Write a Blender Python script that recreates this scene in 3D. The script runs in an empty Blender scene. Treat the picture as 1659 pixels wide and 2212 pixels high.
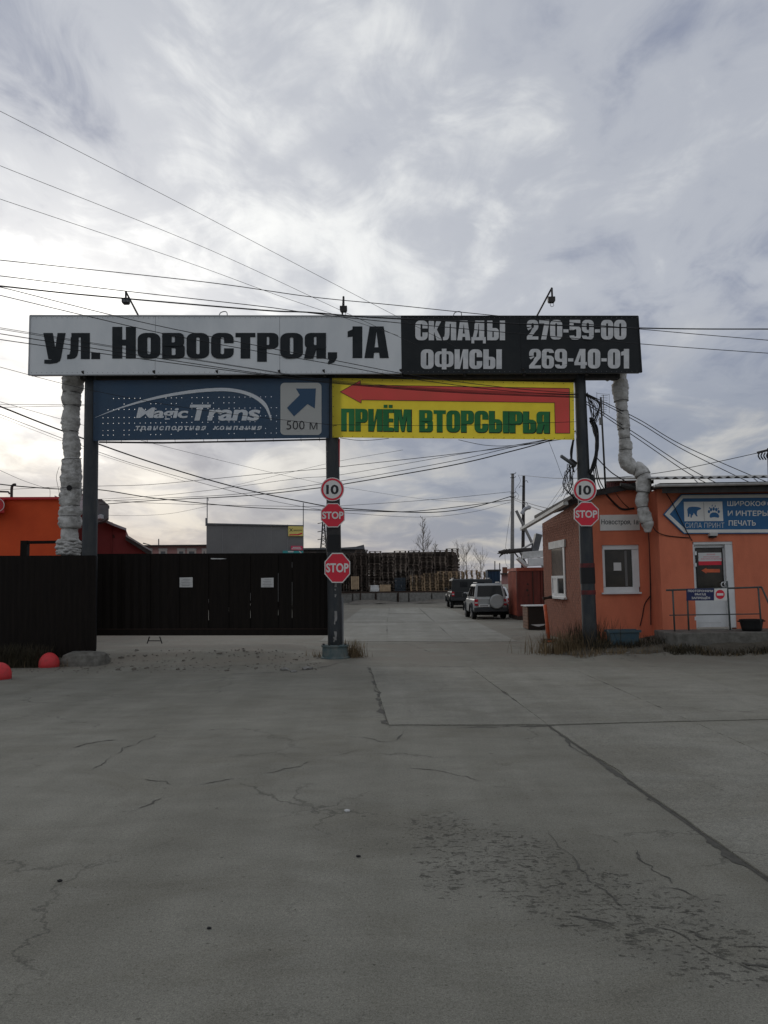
import bpy, bmesh, math, random
from mathutils import Vector, Matrix, noise
R_ = math.radians
random.seed(7)
sc = bpy.context.scene
COL = sc.collection

# ------------------------------------------------------------------ camera
H = 1.85
FPX, CX, CY = 1726.0, 829.5, 1106.0          # measured on a 1659 x 2212 copy of the photograph
PITCH, ROLL, YAW = R_(5.0), R_(-0.8), R_(0.5)
CAMROT = Matrix.Rotation(YAW, 3, 'Z') @ Matrix.Rotation(R_(90) + PITCH, 3, 'X') @ Matrix.Rotation(ROLL, 3, 'Z')
CAMPOS = Vector((0, 0, H))
cd = bpy.data.cameras.new('camera'); cam = bpy.data.objects.new('camera', cd); COL.objects.link(cam)
cd.sensor_fit = 'VERTICAL'; cd.sensor_height = 34.6; cd.lens = 27.0
cd.clip_start = 0.05; cd.clip_end = 6000
cam.matrix_world = Matrix.Translation(CAMPOS) @ CAMROT.to_4x4()
sc.camera = cam

# ------------------------------------------------------------------ world, sun, exposure
SUN_AZ, SUN_EL = R_(-23), R_(15)
SUN = Vector((math.sin(SUN_AZ) * math.cos(SUN_EL), math.cos(SUN_AZ) * math.cos(SUN_EL), math.sin(SUN_EL)))
w = bpy.data.worlds.new('World'); sc.world = w; w.use_nodes = True
nt = w.node_tree; nt.nodes.clear()
def wn(t, **k):
    n = nt.nodes.new(t)
    for a, b in k.items(): setattr(n, a, b)
    return n
def wl(a, b): nt.links.new(a, b)
def wmath(op, a, b=None, clamp=False):
    n = wn('ShaderNodeMath', operation=op); n.use_clamp = clamp
    for i, v in enumerate((a, b)):
        if v is None: continue
        if isinstance(v, (int, float)): n.inputs[i].default_value = v
        else: wl(v, n.inputs[i])
    return n.outputs[0]
def wmix(f, a, b):
    n = wn('ShaderNodeMix', data_type='RGBA')
    if isinstance(f, (int, float)): n.inputs[0].default_value = f
    else: wl(f, n.inputs[0])
    for i, v in ((6, a), (7, b)):
        if isinstance(v, tuple): n.inputs[i].default_value = (*v, 1)
        else: wl(v, n.inputs[i])
    return n.outputs[2]
def wramp(f, pts):
    n = wn('ShaderNodeValToRGB'); wl(f, n.inputs[0]); e = n.color_ramp.elements
    while len(e) < len(pts): e.new(0.5)
    for el, (p, c) in zip(e, pts):
        el.position = p; el.color = (c, c, c, 1) if isinstance(c, (int, float)) else (*c, 1)
    n.color_ramp.interpolation = 'EASE'
    return n.outputs[0]
tc = wn('ShaderNodeTexCoord'); sep = wn('ShaderNodeSeparateXYZ'); wl(tc.outputs['Generated'], sep.inputs[0])
X_, Y_, Z_ = sep.outputs
zc = wmath('MAXIMUM', Z_, 0.0)
den = wmath('ADD', zc, 0.16)
cmb = wn('ShaderNodeCombineXYZ'); wl(wmath('DIVIDE', X_, den), cmb.inputs[0]); wl(wmath('DIVIDE', Y_, den), cmb.inputs[1])
def wnoise(scale, detail, rough, dist, off, sx=1.0, sy=1.0, rot=0.0):
    mp = wn('ShaderNodeMapping'); wl(cmb.outputs[0], mp.inputs[0])
    mp.inputs['Location'].default_value = off; mp.inputs['Scale'].default_value = (sx, sy, 1); mp.inputs['Rotation'].default_value = (0, 0, rot)
    n = wn('ShaderNodeTexNoise'); wl(mp.outputs[0], n.inputs['Vector'])
    n.inputs['Scale'].default_value = scale; n.inputs['Detail'].default_value = detail
    n.inputs['Roughness'].default_value = rough; n.inputs['Distortion'].default_value = dist
    return n.outputs['Fac']
n_big = wnoise(0.75, 3, 0.5, 0.3, (3.1, 0.4, 0))
n_mid = wnoise(1.7, 7, 0.55, 0.7, (5.3, 1.7, 0), 1.0, 0.75, R_(20))
n_fine = wnoise(5.2, 8, 0.6, 0.9, (1.3, 4.4, 0), 1.0, 0.8, R_(-25))
n_str = wnoise(2.0, 6, 0.55, 0.5, (0.7, 2.2, 0), 1.7, 0.5, R_(-16))
dens = wmath('ADD', wmath('ADD', wmath('MULTIPLY', n_big, 0.5), wmath('MULTIPLY', n_mid, 0.42)), wmath('MULTIPLY', n_str, 0.22))
dens = wmath('ADD', dens, wmath('MULTIPLY', wmath('SUBTRACT', n_fine, 0.5), 0.24))
cl = wramp(dens, [(0.45, 0.0), (0.57, 0.42), (0.70, 1.0)])
dot = wn('ShaderNodeVectorMath', operation='DOT_PRODUCT'); wl(tc.outputs['Generated'], dot.inputs[0]); dot.inputs[1].default_value = SUN
dp = wmath('MAXIMUM', dot.outputs['Value'], 0.0)
glow = wmath('ADD', wmath('MULTIPLY', wmath('POWER', dp, 9.0), 0.34), wmath('MULTIPLY', wmath('POWER', dp, 70.0), 0.7))
glow = wmath('MULTIPLY', glow, wmath('ADD', wmath('MULTIPLY', cl, 1.15), 0.22))
lowg = wramp(zc, [(0.04, 0.30), (0.24, 1.0)])
glow = wmath('MULTIPLY', glow, lowg)
cloudcol = wmix(cl, (2.55, 2.85, 3.75), (7.0, 7.15, 7.25))
lowf = wramp(zc, [(0.0, 1.0), (0.16, 0.85), (0.34, 0.0)])
lowcol = wmix(wramp(n_mid, [(0.44, 0.0), (0.66, 1.0)]), (2.2, 2.5, 3.25), (4.4, 4.3, 4.2))
cloudcol = wmix(wmath('MULTIPLY', lowf, 0.85), cloudcol, lowcol)
addg = wn('ShaderNodeMix', data_type='RGBA', blend_type='ADD'); addg.inputs[0].default_value = 1.0
wl(cloudcol, addg.inputs[6]); gl = wn('ShaderNodeMix', data_type='RGBA', blend_type='MULTIPLY'); gl.inputs[0].default_value = 1.0
gcmb = wn('ShaderNodeCombineXYZ')
for i in range(3): wl(glow, gcmb.inputs[i])
wl(gcmb.outputs[0], gl.inputs[6]); gl.inputs[7].default_value = (7.4, 7.2, 6.6, 1); wl(gl.outputs[2], addg.inputs[7])
sky = wn('ShaderNodeTexSky', sky_type='NISHITA'); sky.sun_disc = False
sky.sun_elevation = SUN_EL; sky.sun_rotation = SUN_AZ % (2 * math.pi)
fin = wmix(0.94, sky.outputs[0], addg.outputs[2])
bg = wn('ShaderNodeBackground'); bg.inputs['Strength'].default_value = 0.1; wl(fin, bg.inputs['Color'])
wo = wn('ShaderNodeOutputWorld'); wl(bg.outputs[0], wo.inputs['Surface'])
sl = bpy.data.lights.new('sun', 'SUN'); sl.energy = 0.6; sl.angle = R_(20); sl.color = (1.0, 0.95, 0.87)
so = bpy.data.objects.new('sun', sl); COL.objects.link(so); so.rotation_euler = (-SUN).to_track_quat('-Z', 'Y').to_euler(); so.location = (-20, 40, 40)
sc.view_settings.view_transform = 'Standard'; sc.view_settings.look = 'None'
sc.view_settings.exposure = 0.04; sc.view_settings.gamma = 1.0
sc.cycles.max_bounces = 6; sc.cycles.use_denoising = True

# ------------------------------------------------------------------ measuring: photograph pixel -> place
def ray(px, py):
    return CAMROT @ Vector(((px - CX) / FPX, -(py - CY) / FPX, -1.0))
def P(px, py, Y):
    d = ray(px, py); return CAMPOS + d * (Y / d.y)
def G(px, py, z=0.0):
    d = ray(px, py); return CAMPOS + d * ((z - H) / d.z)
def XZ(Y, x0, y0, x1, y1):
    a, b = P(x0, (y0 + y1) / 2, Y), P(x1, (y0 + y1) / 2, Y); c, d = P((x0 + x1) / 2, y0, Y), P((x0 + x1) / 2, y1, Y)
    return a.x, b.x, d.z, c.z
class Plane:
    def __init__(s, o, a):
        s.o = Vector(o); s.u = Vector((math.cos(a), math.sin(a), 0)); s.n = Vector((math.sin(a), -math.cos(a), 0))
    def hit(s, px, py, off=0.0):
        d = ray(px, py); return CAMPOS + d * (((s.o + s.n * off - CAMPOS).dot(s.n)) / d.dot(s.n))
    def hit2(s, px, py, off=0.0):              # the point on the plane itself, then off along its normal
        return s.hit(px, py) + s.n * off
GA = R_(3.4)
GP = Plane(P(722, 1260, 19.9), GA)

# ------------------------------------------------------------------ materials
MATS = {}
def mat(name, col, rough=0.8, col2=None, scale=3.0, detail=5.0, bump=0.0, bscale=40.0, metal=0.0, spec=0.4, contrast=(0.35, 0.65), stretch=(1, 1, 1), rnd=0.0, trans=0.0):
    if name in MATS: return MATS[name]
    m = bpy.data.materials.new(name); m.use_nodes = True; t = m.node_tree; N = t.nodes; L = t.links
    b = N['Principled BSDF']; b.inputs['Roughness'].default_value = rough; b.inputs['Metallic'].default_value = metal
    b.inputs['Specular IOR Level'].default_value = spec
    tcn = N.new('ShaderNodeTexCoord'); mp = N.new('ShaderNodeMapping'); mp.inputs['Scale'].default_value = stretch
    L.new(tcn.outputs['Object'], mp.inputs[0])
    src = None
    if col2 is not None:
        n = N.new('ShaderNodeTexNoise'); n.inputs['Scale'].default_value = scale; n.inputs['Detail'].default_value = detail; n.inputs['Roughness'].default_value = 0.6
        L.new(mp.outputs[0], n.inputs['Vector'])
        r = N.new('ShaderNodeValToRGB'); r.color_ramp.elements[0].position, r.color_ramp.elements[1].position = contrast
        r.color_ramp.elements[0].color = (*col, 1); r.color_ramp.elements[1].color = (*col2, 1)
        L.new(n.outputs['Fac'], r.inputs[0]); src = r.outputs[0]
        L.new(src, b.inputs['Base Color'])
    else:
        b.inputs['Base Color'].default_value = (*col, 1)
    if rnd:
        oi = N.new('ShaderNodeObjectInfo'); mr = N.new('ShaderNodeMapRange'); mr.inputs[3].default_value = 1 - rnd; mr.inputs[4].default_value = 1 + rnd
        L.new(oi.outputs['Random'], mr.inputs[0])
        hs = N.new('ShaderNodeHueSaturation'); L.new(mr.outputs[0], hs.inputs['Value'])
        if src: L.new(src, hs.inputs['Color'])
        else: hs.inputs['Color'].default_value = (*col, 1)
        L.new(hs.outputs[0], b.inputs['Base Color']); src = hs.outputs[0]
    if bump:
        n2 = N.new('ShaderNodeTexNoise'); n2.inputs['Scale'].default_value = bscale; n2.inputs['Detail'].default_value = 4
        L.new(mp.outputs[0], n2.inputs['Vector'])
        bp = N.new('ShaderNodeBump'); bp.inputs['Strength'].default_value = bump; bp.inputs['Distance'].default_value = 0.02
        L.new(n2.outputs['Fac'], bp.inputs['Height']); L.new(bp.outputs[0], b.inputs['Normal'])
    if trans:
        tr = N.new('ShaderNodeBsdfTranslucent'); mx = N.new('ShaderNodeMixShader'); mx.inputs[0].default_value = trans
        if src: L.new(src, tr.inputs['Color'])
        else: tr.inputs['Color'].default_value = (*col, 1)
        L.new(b.outputs[0], mx.inputs[1]); L.new(tr.outputs[0], mx.inputs[2]); L.new(mx.outputs[0], N['Material Output'].inputs['Surface'])
    MATS[name] = m
    return m

# ------------------------------------------------------------------ mesh collector
OFF = {}
class MB:
    def __init__(s): s.v = []; s.f = []
    def poly(s, pts):
        i = len(s.v); s.v += [Vector(p) for p in pts]; s.f.append(list(range(i, i + len(pts)))); return s
    def prism(s, pts, ext):                    # pts: planar loop, ext: vector
        n = len(pts); i = len(s.v); ext = Vector(ext)
        s.v += [Vector(p) for p in pts] + [Vector(p) + ext for p in pts]
        s.f.append(list(range(i, i + n))); s.f.append([i + n + k for k in reversed(range(n))])
        for k in range(n): s.f.append([i + k, i + n + k, i + n + (k + 1) % n, i + (k + 1) % n])
        return s
    def box(s, x0, x1, y0, y1, z0, z1):
        return s.prism([(x0, y0, z0), (x1, y0, z0), (x1, y1, z0), (x0, y1, z0)], (0, 0, z1 - z0))
    def obox(s, c, ux, uy, uz):                # centre and three half-axis vectors
        c, ux, uy, uz = map(Vector, (c, ux, uy, uz))
        return s.prism([c - ux - uy - uz, c + ux - uy - uz, c + ux + uy - uz, c - ux + uy - uz], uz * 2)
    def bar(s, a, b, w, h, up=(0, 0, 1)):
        a, b = Vector(a), Vector(b); d = (b - a).normalized(); side = d.cross(Vector(up))
        if side.length < 1e-4: side = d.cross(Vector((0, 1, 0)))
        side.normalize(); u2 = side.cross(d).normalized()
        return s.obox((a + b) / 2, side * w / 2, (b - a) / 2, u2 * h / 2)
    def tube(s, pts, r, n=8, cap=True):
        pts = [Vector(p) for p in pts]; m = len(pts); i0 = len(s.v)
        rr = r if isinstance(r, (list, tuple)) else [r] * m
        prev = None
        for k in range(m):
            d = (pts[min(k + 1, m - 1)] - pts[max(k - 1, 0)]).normalized()
            if prev is None:
                a = d.cross(Vector((0, 0, 1)))
                if a.length < 0.05: a = d.cross(Vector((1, 0, 0)))
            else: a = prev - d * prev.dot(d)
            a.normalize(); prev = a; b = d.cross(a)
            for j in range(n):
                t = 2 * math.pi * j / n; s.v.append(pts[k] + (a * math.cos(t) + b * math.sin(t)) * rr[k])
        for k in range(m - 1):
            for j in range(n):
                a = i0 + k * n + j; b = i0 + k * n + (j + 1) % n
                s.f.append([a, b, b + n, a + n])
        if cap:
            s.f.append([i0 + j for j in reversed(range(n))]); s.f.append([i0 + (m - 1) * n + j for j in range(n)])
        return s
    def lathe(s, c, prof, n=20):               # prof: (r, z)
        c = Vector(c); return s.tube_prof([(c + Vector((0, 0, z)), r) for r, z in prof], n)
    def tube_prof(s, pr, n):
        i0 = len(s.v)
        for p, r in pr:
            for j in range(n):
                t = 2 * math.pi * j / n; s.v.append(p + Vector((r * math.cos(t), r * math.sin(t), 0)))
        for k in range(len(pr) - 1):
            for j in range(n):
                a = i0 + k * n + j; b = i0 + k * n + (j + 1) % n; s.f.append([a, b, b + n, a + n])
        s.f.append([i0 + j for j in reversed(range(n))]); s.f.append([i0 + (len(pr) - 1) * n + j for j in range(n)])
        return s
    def loft(s, secs):
        n = len(secs[0]); i0 = len(s.v)
        for q in secs: s.v += [Vector(p) for p in q]
        for k in range(len(secs) - 1):
            for j in range(n):
                a = i0 + k * n + j; b = i0 + k * n + (j + 1) % n; s.f.append([a, b, b + n, a + n])
        s.f.append([i0 + j for j in reversed(range(n))]); s.f.append([i0 + (len(secs) - 1) * n + j for j in range(n)])
        return s
    def build(s, name, m, parent=None, smooth=False, bevel=0.0, at=None):
        me = bpy.data.meshes.new(name); o = bpy.data.objects.new(name, me); COL.objects.link(o)
        if parent is not None: off = OFF[parent.name]
        elif at is not None: off = Vector(at)
        else:
            xs = [v.x for v in s.v]; ys = [v.y for v in s.v]; off = Vector(((min(xs) + max(xs)) / 2, (min(ys) + max(ys)) / 2, min(v.z for v in s.v)))
        OFF[o.name] = off
        me.from_pydata([tuple(v - off) for v in s.v], [], s.f); me.update()
        bm = bmesh.new(); bm.from_mesh(me); bmesh.ops.recalc_face_normals(bm, faces=bm.faces); bm.to_mesh(me); bm.free()
        me.materials.append(m if not isinstance(m, str) else MATS[m])
        if smooth:
            for p in me.polygons: p.use_smooth = True
        if bevel:
            bv = o.modifiers.new('bevel', 'BEVEL'); bv.width = bevel; bv.segments = 2; bv.limit_method = 'ANGLE'
        if parent is not None: o.parent = parent
        else: o.location = off
        return o
def tag(o, label, cat, group=None):
    o['label'] = label; o['category'] = cat
    if group: o['group'] = group
    return o
def thing(name, label, cat, loc, group=None):
    o = bpy.data.objects.new(name, None); COL.objects.link(o); o.location = loc; o.empty_display_size = 0.2
    OFF[o.name] = Vector(loc); return tag(o, label, cat, group)
def struct(o, kind='structure'):
    o['kind'] = kind; return o
def copy_tree(o, parent=None):
    c = o.copy(); COL.objects.link(c); c.parent = parent; OFF[c.name] = OFF[o.name]
    for ch in list(o.children): copy_tree(ch, c)
    return c
def crom(pts, sub=8):
    pts = [Vector(p) for p in pts]; out = []
    for i in range(len(pts) - 1):
        p0 = pts[max(i - 1, 0)]; p1, p2 = pts[i], pts[i + 1]; p3 = pts[min(i + 2, len(pts) - 1)]
        for k in range(sub):
            t = k / sub
            out.append(0.5 * ((2 * p1) + (p2 - p0) * t + (2 * p0 - 5 * p1 + 4 * p2 - p3) * t * t + (3 * p1 - p0 - 3 * p2 + p3) * t ** 3))
    out.append(pts[-1]); return out

# ------------------------------------------------------------------ lettering
def text_mesh(s, bold=0.0, spacing=1.0):
    cu = bpy.data.curves.new('t', 'FONT'); cu.body = s; cu.offset = bold; cu.resolution_u = 3; cu.space_character = spacing
    ob = bpy.data.objects.new('t', cu); COL.objects.link(ob); bpy.context.view_layer.update()
    me = bpy.data.meshes.new_from_object(ob.evaluated_get(bpy.context.evaluated_depsgraph_get()))
    V = [(v.co.x, v.co.y) for v in me.vertices]; F = [list(p.vertices) for p in me.polygons]
    bpy.data.objects.remove(ob); bpy.data.curves.remove(cu); bpy.data.meshes.remove(me)
    x0 = min(v[0] for v in V); x1 = max(v[0] for v in V); y0 = min(v[1] for v in V); y1 = max(v[1] for v in V)
    return [((x - x0) / (x1 - x0), (y - y0) / (y1 - y0)) for x, y in V], F
def put_text(mb, s, hitf, box, bold=0.0, shear=0.0, spacing=1.0):
    V, F = text_mesh(s, bold, spacing); x0, y0, x1, y1 = box; i = len(mb.v)      # box: pixels, y0 top, y1 bottom
    for u, v in V: mb.v.append(hitf(x0 + (u * (1 - shear) + shear * v) * (x1 - x0), y1 + v * (y0 - y1)))
    mb.f += [[i + k for k in f] for f in F]
    return mb
def rloop(x0, y0, x1, y1, rad, gap=None, n=5):
    bl, br, tr, tl = rad; out = []
    def arc(cx, cy, r, a0):
        for k in range(n + 1):
            a = a0 + math.pi / 2 * k / n; out.append((cx + r[0] * math.cos(a), cy + r[1] * math.sin(a)))
    q = lambda r: r if isinstance(r, tuple) else (r, r)
    bl, br, tr, tl = map(q, (bl, br, tr, tl))
    arc(x1 - br[0], y0 + br[1], br, -math.pi / 2)
    if gap: out.append((x1, gap[0])); out.append((x1, gap[1]))
    arc(x1 - tr[0], y1 - tr[1], tr, 0); arc(x0 + tl[0], y1 - tl[1], tl, math.pi / 2); arc(x0 + bl[0], y0 + bl[1], bl, math.pi)
    return out
def ring(x0, y0, x1, y1, r, sx, sy, ir=None, gap=None, sx2=None):
    rad = r if isinstance(r, list) else [r] * 4
    ir = ir if ir is not None else [min(0.5 * (x1 - x0 - 2 * sx), 0.08) if q else 0.0 for q in rad]
    if not isinstance(ir, list): ir = [ir] * 4
    a = rloop(x0, y0, x1, y1, rad, gap); b = rloop(x0 + sx, y0 + sy, x1 - (sx2 or sx), y1 - sy, ir, gap)
    n = len(a); out = []
    for k in range(n):
        if gap and k == 6: continue
        out.append([a[k], a[(k + 1) % n], b[(k + 1) % n], b[k]])
    return out
def rc(x0, y0, x1, y1): return [(x0, y0), (x1, y0), (x1, y1), (x0, y1)]
S = 0.28
def mirror(ps, w): return [[(w - x, y) for x, y in p][::-1] for p in ps]
def rot180(ps, w): return [[(w - x, 1 - y) for x, y in p] for p in ps]
def glyph(c):
    W = 0.66; s = S; b = 0.17
    if c == 'Н': return W, [rc(0, 0, s, 1), rc(W - s, 0, W, 1), rc(s - .01, .41, W - s + .01, .6)]
    if c in 'О0': return W, ring(0, 0, W, 1, 0.24, s, b)
    if c == 'С': return W, ring(0, 0, W, 1, 0.24, s, b, gap=(0.40, 0.60))
    if c == 'В': return W, [rc(0, 0, s, 1)] + ring(0, 0, W, .55, [0, .16, .12, 0], s * .96, .14, [0, .04, .04, 0]) + ring(0, .49, W * .97, 1, [0, .12, .16, 0], s * .96, .14, [0, .04, .04, 0])
    if c == 'Т': return .58, [rc(0, 1 - b, .58, 1), rc(.29 - s / 2, 0, .29 + s / 2, 1 - b + .01)]
    if c == 'Р': return .62, [rc(0, 0, s, 1)] + ring(0, .38, .62, 1, [0, .18, .18, 0], s * .96, .15, [0, .04, .04, 0])
    if c == 'Ь': return .62, [rc(0, 0, s, 1)] + ring(0, 0, .62, .62, [0, .18, .18, 0], s * .96, .15, [0, .04, .04, 0])
    if c == 'Ы':
        w, p = glyph('Ь'); return .95, p + [rc(.67, 0, .95, 1)]
    if c == 'Я':
        w, p = glyph('Р'); q = mirror(ring(0, .38, .62, 1, [0, .18, .18, 0], s * .96, .15, [0, .04, .04, 0]), .62)
        return .62, [rc(.62 - s, 0, .62, 1)] + q + [[(-.02, 0), (s - .03, 0), (s + .09, .47), (.06, .47)]]
    if c == 'П': return .66, [rc(0, 0, s, 1), rc(.66 - s, 0, .66, 1), rc(s - .01, 1 - b, .66 - s + .01, 1)]
    if c == 'И': return .70, [rc(0, 0, s * .95, 1), rc(.70 - s * .95, 0, .70, 1), [(s * .9, .0), (s * .9 + .02, .0), (.70 - s * .9, .72), (.70 - s * .9, 1), (.70 - s * .9 - .02, 1), (s * .9, .28)]]
    if c == 'Л': return .70, [rc(.70 - s, 0, .70, 1), [(.13, 1 - b), (.70 - s + .01, 1 - b), (.70 - s + .01, 1), (.13, 1)], [(0, 0), (.12, 0), (.24, .03), (.31, .12), (.345, .3), (.36, 1 - b + .01), (.11, 1 - b + .01), (.10, .32), (.07, .18), (0, .16)]]
    if c == 'А': return .70, [[(0, 0), (.26, 0), (.345, .84), (.345, 1), (.15, 1)], [(.44, 0), (.70, 0), (.55, 1), (.345, 1), (.345, .84)], rc(.2, .17, .5, .34)]
    if c == 'Д': return .78, [rc(.68 - s, .15, .68, 1), rc(.2, 1 - b, .5, 1), [(.07, .15), (.26, .15), (.36, .55), (.37, 1 - b + .01), (.17, 1 - b + .01), (.15, .5)], rc(0, 0, .76, .16), rc(0, -.16, .15, .01), rc(.61, -.16, .76, .01)]
    if c == 'К': return .70, [rc(0, 0, s, 1), [(s - .02, .42), (s + .06, .38), (.68, 1), (.40, 1)], [(s - .02, .52), (s + .08, .68), (.71, 0), (.42, 0)]]
    if c == 'М': return .86, [rc(0, 0, .22, 1), rc(.64, 0, .86, 1), [(.2, 1), (.36, 1), (.46, .3), (.46, 0), (.36, 0), (.2, .8)], [(.66, 1), (.50, 1), (.40, .3), (.40, 0), (.50, 0), (.66, .8)]]
    if c == 'Е': return .52, [rc(0, 0, s, 1), rc(s - .01, 0, .52, b), rc(s - .01, 1 - b, .52, 1), rc(s - .01, .42, .50, .58)]
    if c == 'Ё':
        w, p = glyph('Е'); return w, p + [rc(.04, 1.05, .21, 1.19), rc(.29, 1.05, .46, 1.19)]
    if c == 'Ф': return .96, ring(0, .1, .96, .9, .22, .24, .14) + [rc(.36, -.02, .60, 1.03)]
    if c == '1': return .42, [rc(.42 - s, 0, .42, 1), [(0, .66), (.15, .68), (.42 - s + .01, .8), (.42 - s + .01, 1), (.18, 1), (.13, .9), (0, .84)]]
    if c == '2': return .62, [q for k, q in enumerate(ring(0, .42, .62, 1, .22, .24, .16)) if not all(p[0] < .25 and p[1] < .66 for p in q) and not all(p[1] < .6 and p[0] < .4 for p in q)] + [[(0, .15), (.27, .15), (.62, .60), (.40, .60)], rc(0, 0, .62, .16)]
    if c == '7': return .54, [rc(0, .82, .54, 1), [(.10, 0), (.38, 0), (.54, .83), (.28, .83)]]
    if c == '9': return .64, ring(0, .34, .64, 1, .22, .25, .15) + [[(.39, .0 + .2), (.64, .22), (.64, .66), (.39, .66)]] + [q for q in ring(0, 0, .64, .5, .2, .25, .14) if all(p[1] < .27 for p in q)]
    if c == '6':
        w, p = glyph('9'); return w, rot180(p, w)
    if c == '5':
        return .62, [rc(0, .84, .58, 1), rc(0, .48, .22, .85)] + [q for q in ring(0, 0, .62, .68, .2, .25, .15) if not all(p[0] < .3 and .2 < p[1] < .55 for p in q)]
    if c == '4': return .66, [rc(.33, 0, .58, 1), rc(0, .17, .66, .33), [(0, .3), (.2, .3), (.42, .98), (.34, 1), (.28, 1)]]
    if c == '-': return .30, [rc(.01, .36, .29, .52)]
    if c == '.': return .27, [rc(0, 0, .26, .2)]
    if c == ',': return .27, [[(0, 0), (.04, -.04), (0, -.12), (.02, -.19), (.18, -.12), (.26, .03), (.26, .2), (0, .2)]]
    if c == 'у': return .66, [[(0, .81), (.28, .81), (.36, .3), (.36, -.02), (.15, 0)], [(.42, .81), (.66, .81), (.52, .02), (.36, -.02), (.34, .26)], [(.03, -.14), (.2, -.15), (.4, -.12), (.49, -.06), (.525, .05), (.3, .05), (.24, -.02), (.03, -.02)]]
    return None
LOWER = {'л': 'Л', 'о': 'О', 'в': 'В', 'с': 'С', 'т': 'Т', 'р': 'Р', 'я': 'Я'}
def block_word(s, gapw=0.05, space=0.2):
    x = 0.0; out = []
    for c in s:
        if c == ' ': x += space; continue
        k = 1.0
        if c in LOWER: wd, ps = glyph(LOWER[c]); k = .81
        else: wd, ps = glyph(c)
        kx = .96 if c in LOWER else 1.0
        out.append((c, [[(x + px * kx, py * k if not (c == 'р') else py * k * 1.0 - (.1 if py < .05 else 0)) for px, py in p] for p in ps])); x += wd * kx + gapw
    return x - gapw, out
def put_block(s, hitf, box, name, m, parent, gapw=0.05, space=0.2, layers=0.0006):
    """each letter one mesh; box (x0, y_captop, x1, y_base) in pixels"""
    wd, letters = block_word(s, gapw, space); x0, y0, x1, y1 = box
    for c, ps in letters:
        mb = MB()
        for k, p in enumerate(ps):
            mb.poly([hitf(x0 + x / wd * (x1 - x0), y1 + y * (y0 - y1), 0.006 + layers * k) for x, y in p])
        mb.build(name, m, parent)

# ------------------------------------------------------------------ palette
mat('post_paint', (.020, .026, .032), .55, (.045, .048, .048), 6, bump=.2, bscale=30, stretch=(1, 1, .3))
mat('steel_dark', (.018, .018, .018), .6, (.04, .035, .03), 9)
mat('board_white', (.62, .65, .66), .55, (.74, .76, .76), 1.2, stretch=(1, 1, .5))
mat('board_dark', (.015, .018, .020), .55, (.024, .027, .028), 2, spec=.2)
mat('letter_dark', (.014, .019, .022), .6, (.024, .028, .031), 4, spec=.2)
mat('letter_white', (.72, .72, .71), .6, (.56, .57, .57), 5)
mat('alu_trim', (.35, .36, .36), .45, metal=.6)
mat('banner_blue', (.026, .060, .112), .6, (.048, .076, .112), .55, trans=.3, contrast=(.3, .7))
mat('banner_print', (.70, .74, .78), .6, (.78, .80, .80), 3, trans=.2)
mat('banner_white', (.62, .62, .58), .6, trans=.3)
mat('print_blue', (.03, .075, .14), .6)
mat('print_black', (.02, .02, .022), .6)
mat('banner_yellow', (.86, .71, .06), .6, (.76, .61, .05), 1.2, trans=.5)
mat('print_red', (.84, .115, .115), .6, (.76, .12, .105), 1.3, trans=.25)
mat('print_green', (.018, .17, .045), .6, (.028, .22, .065), 2)
mat('wrap', (.56, .55, .52), .9, (.25, .24, .22), 6, detail=9, bump=1.0, bscale=22, contrast=(.42, .74))
mat('wrap_tie', (.10, .095, .09), .9)
mat('sign_red', (.72, .025, .05), .35, (.62, .02, .045), 3)
mat('sign_white', (.74, .73, .69), .4, (.66, .65, .61), 4)
mat('sign_back', (.22, .22, .22), .5)
mat('gate_brown', (.0075, .0058, .0045), .6, (.012, .009, .007), 5, stretch=(3, 3, .3), spec=.12)
mat('concrete_old', (.16, .155, .14), .9, (.25, .245, .225), 4, bump=.6, bscale=25)
mat('dirt', (.10, .088, .07), .95, (.17, .155, .13), 3, bump=.8, bscale=18)
mat('teal_paint', (.055, .095, .10), .7, (.13, .15, .14), 5, bump=.4)
mat('orange_wall', (.66, .195, .105), .9, (.50, .14, .076), 2.2, detail=9, bump=.3, bscale=45, stretch=(1, 1, .45), contrast=(.42, .78))
mat('orange_red_wall', (.66, .085, .018), .8, (.56, .065, .014), .8)
mat('maroon_wall', (.16, .026, .026), .7, (.20, .036, .034), .8)
mat('red_fascia', (.50, .025, .03), .6)
mat('brick', (.27, .098, .055), .9, (.20, .072, .042), 6, bump=.4, bscale=60, rnd=0)
mat('mortar', (.20, .085, .055), .95)
mat('white_plastic', (.72, .73, .72), .35, (.62, .63, .62), 3)
mat('white_dirty', (.46, .46, .44), .7, (.62, .62, .6), 5)
mat('glass_dark', (.010, .011, .012), .08, spec=.22)
mat('glass_room', (.02, .018, .014), .12, (.05, .042, .03), 2.2)
mat('paper', (.62, .62, .60), .8)
mat('roof_dark', (.035, .033, .032), .85, (.06, .055, .05), 4)
mat('slate', (.40, .40, .39), .85, (.28, .28, .27), 6)
mat('sheet_pink', (.30, .13, .13), .6, (.24, .11, .11), 3)
mat('arrow_blue', (.018, .13, .29), .4, (.012, .10, .25), 2)
mat('navy', (.012, .02, .085), .5)
mat('rail_green', (.045, .06, .058), .6, (.07, .08, .075), 12)
mat('rubber', (.012, .012, .012), .8)
mat('cable', (.008, .008, .009), .6)
mat('cable_thin', (.03, .03, .032), .6)
mat('red_plastic', (.55, .035, .04), .6, (.30, .045, .04), 9, detail=8, bump=.25, contrast=(.5, .8))
mat('grey_panel', (.15, .15, .148), .75, (.18, .18, .175), .6)
mat('pink_wall', (.42, .22, .20), .85, (.38, .20, .19), .6)
mat('pink_light', (.52, .46, .42), .85)
mat('grey_metal', (.09, .095, .10), .6, (.13, .135, .14), 3)
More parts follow.
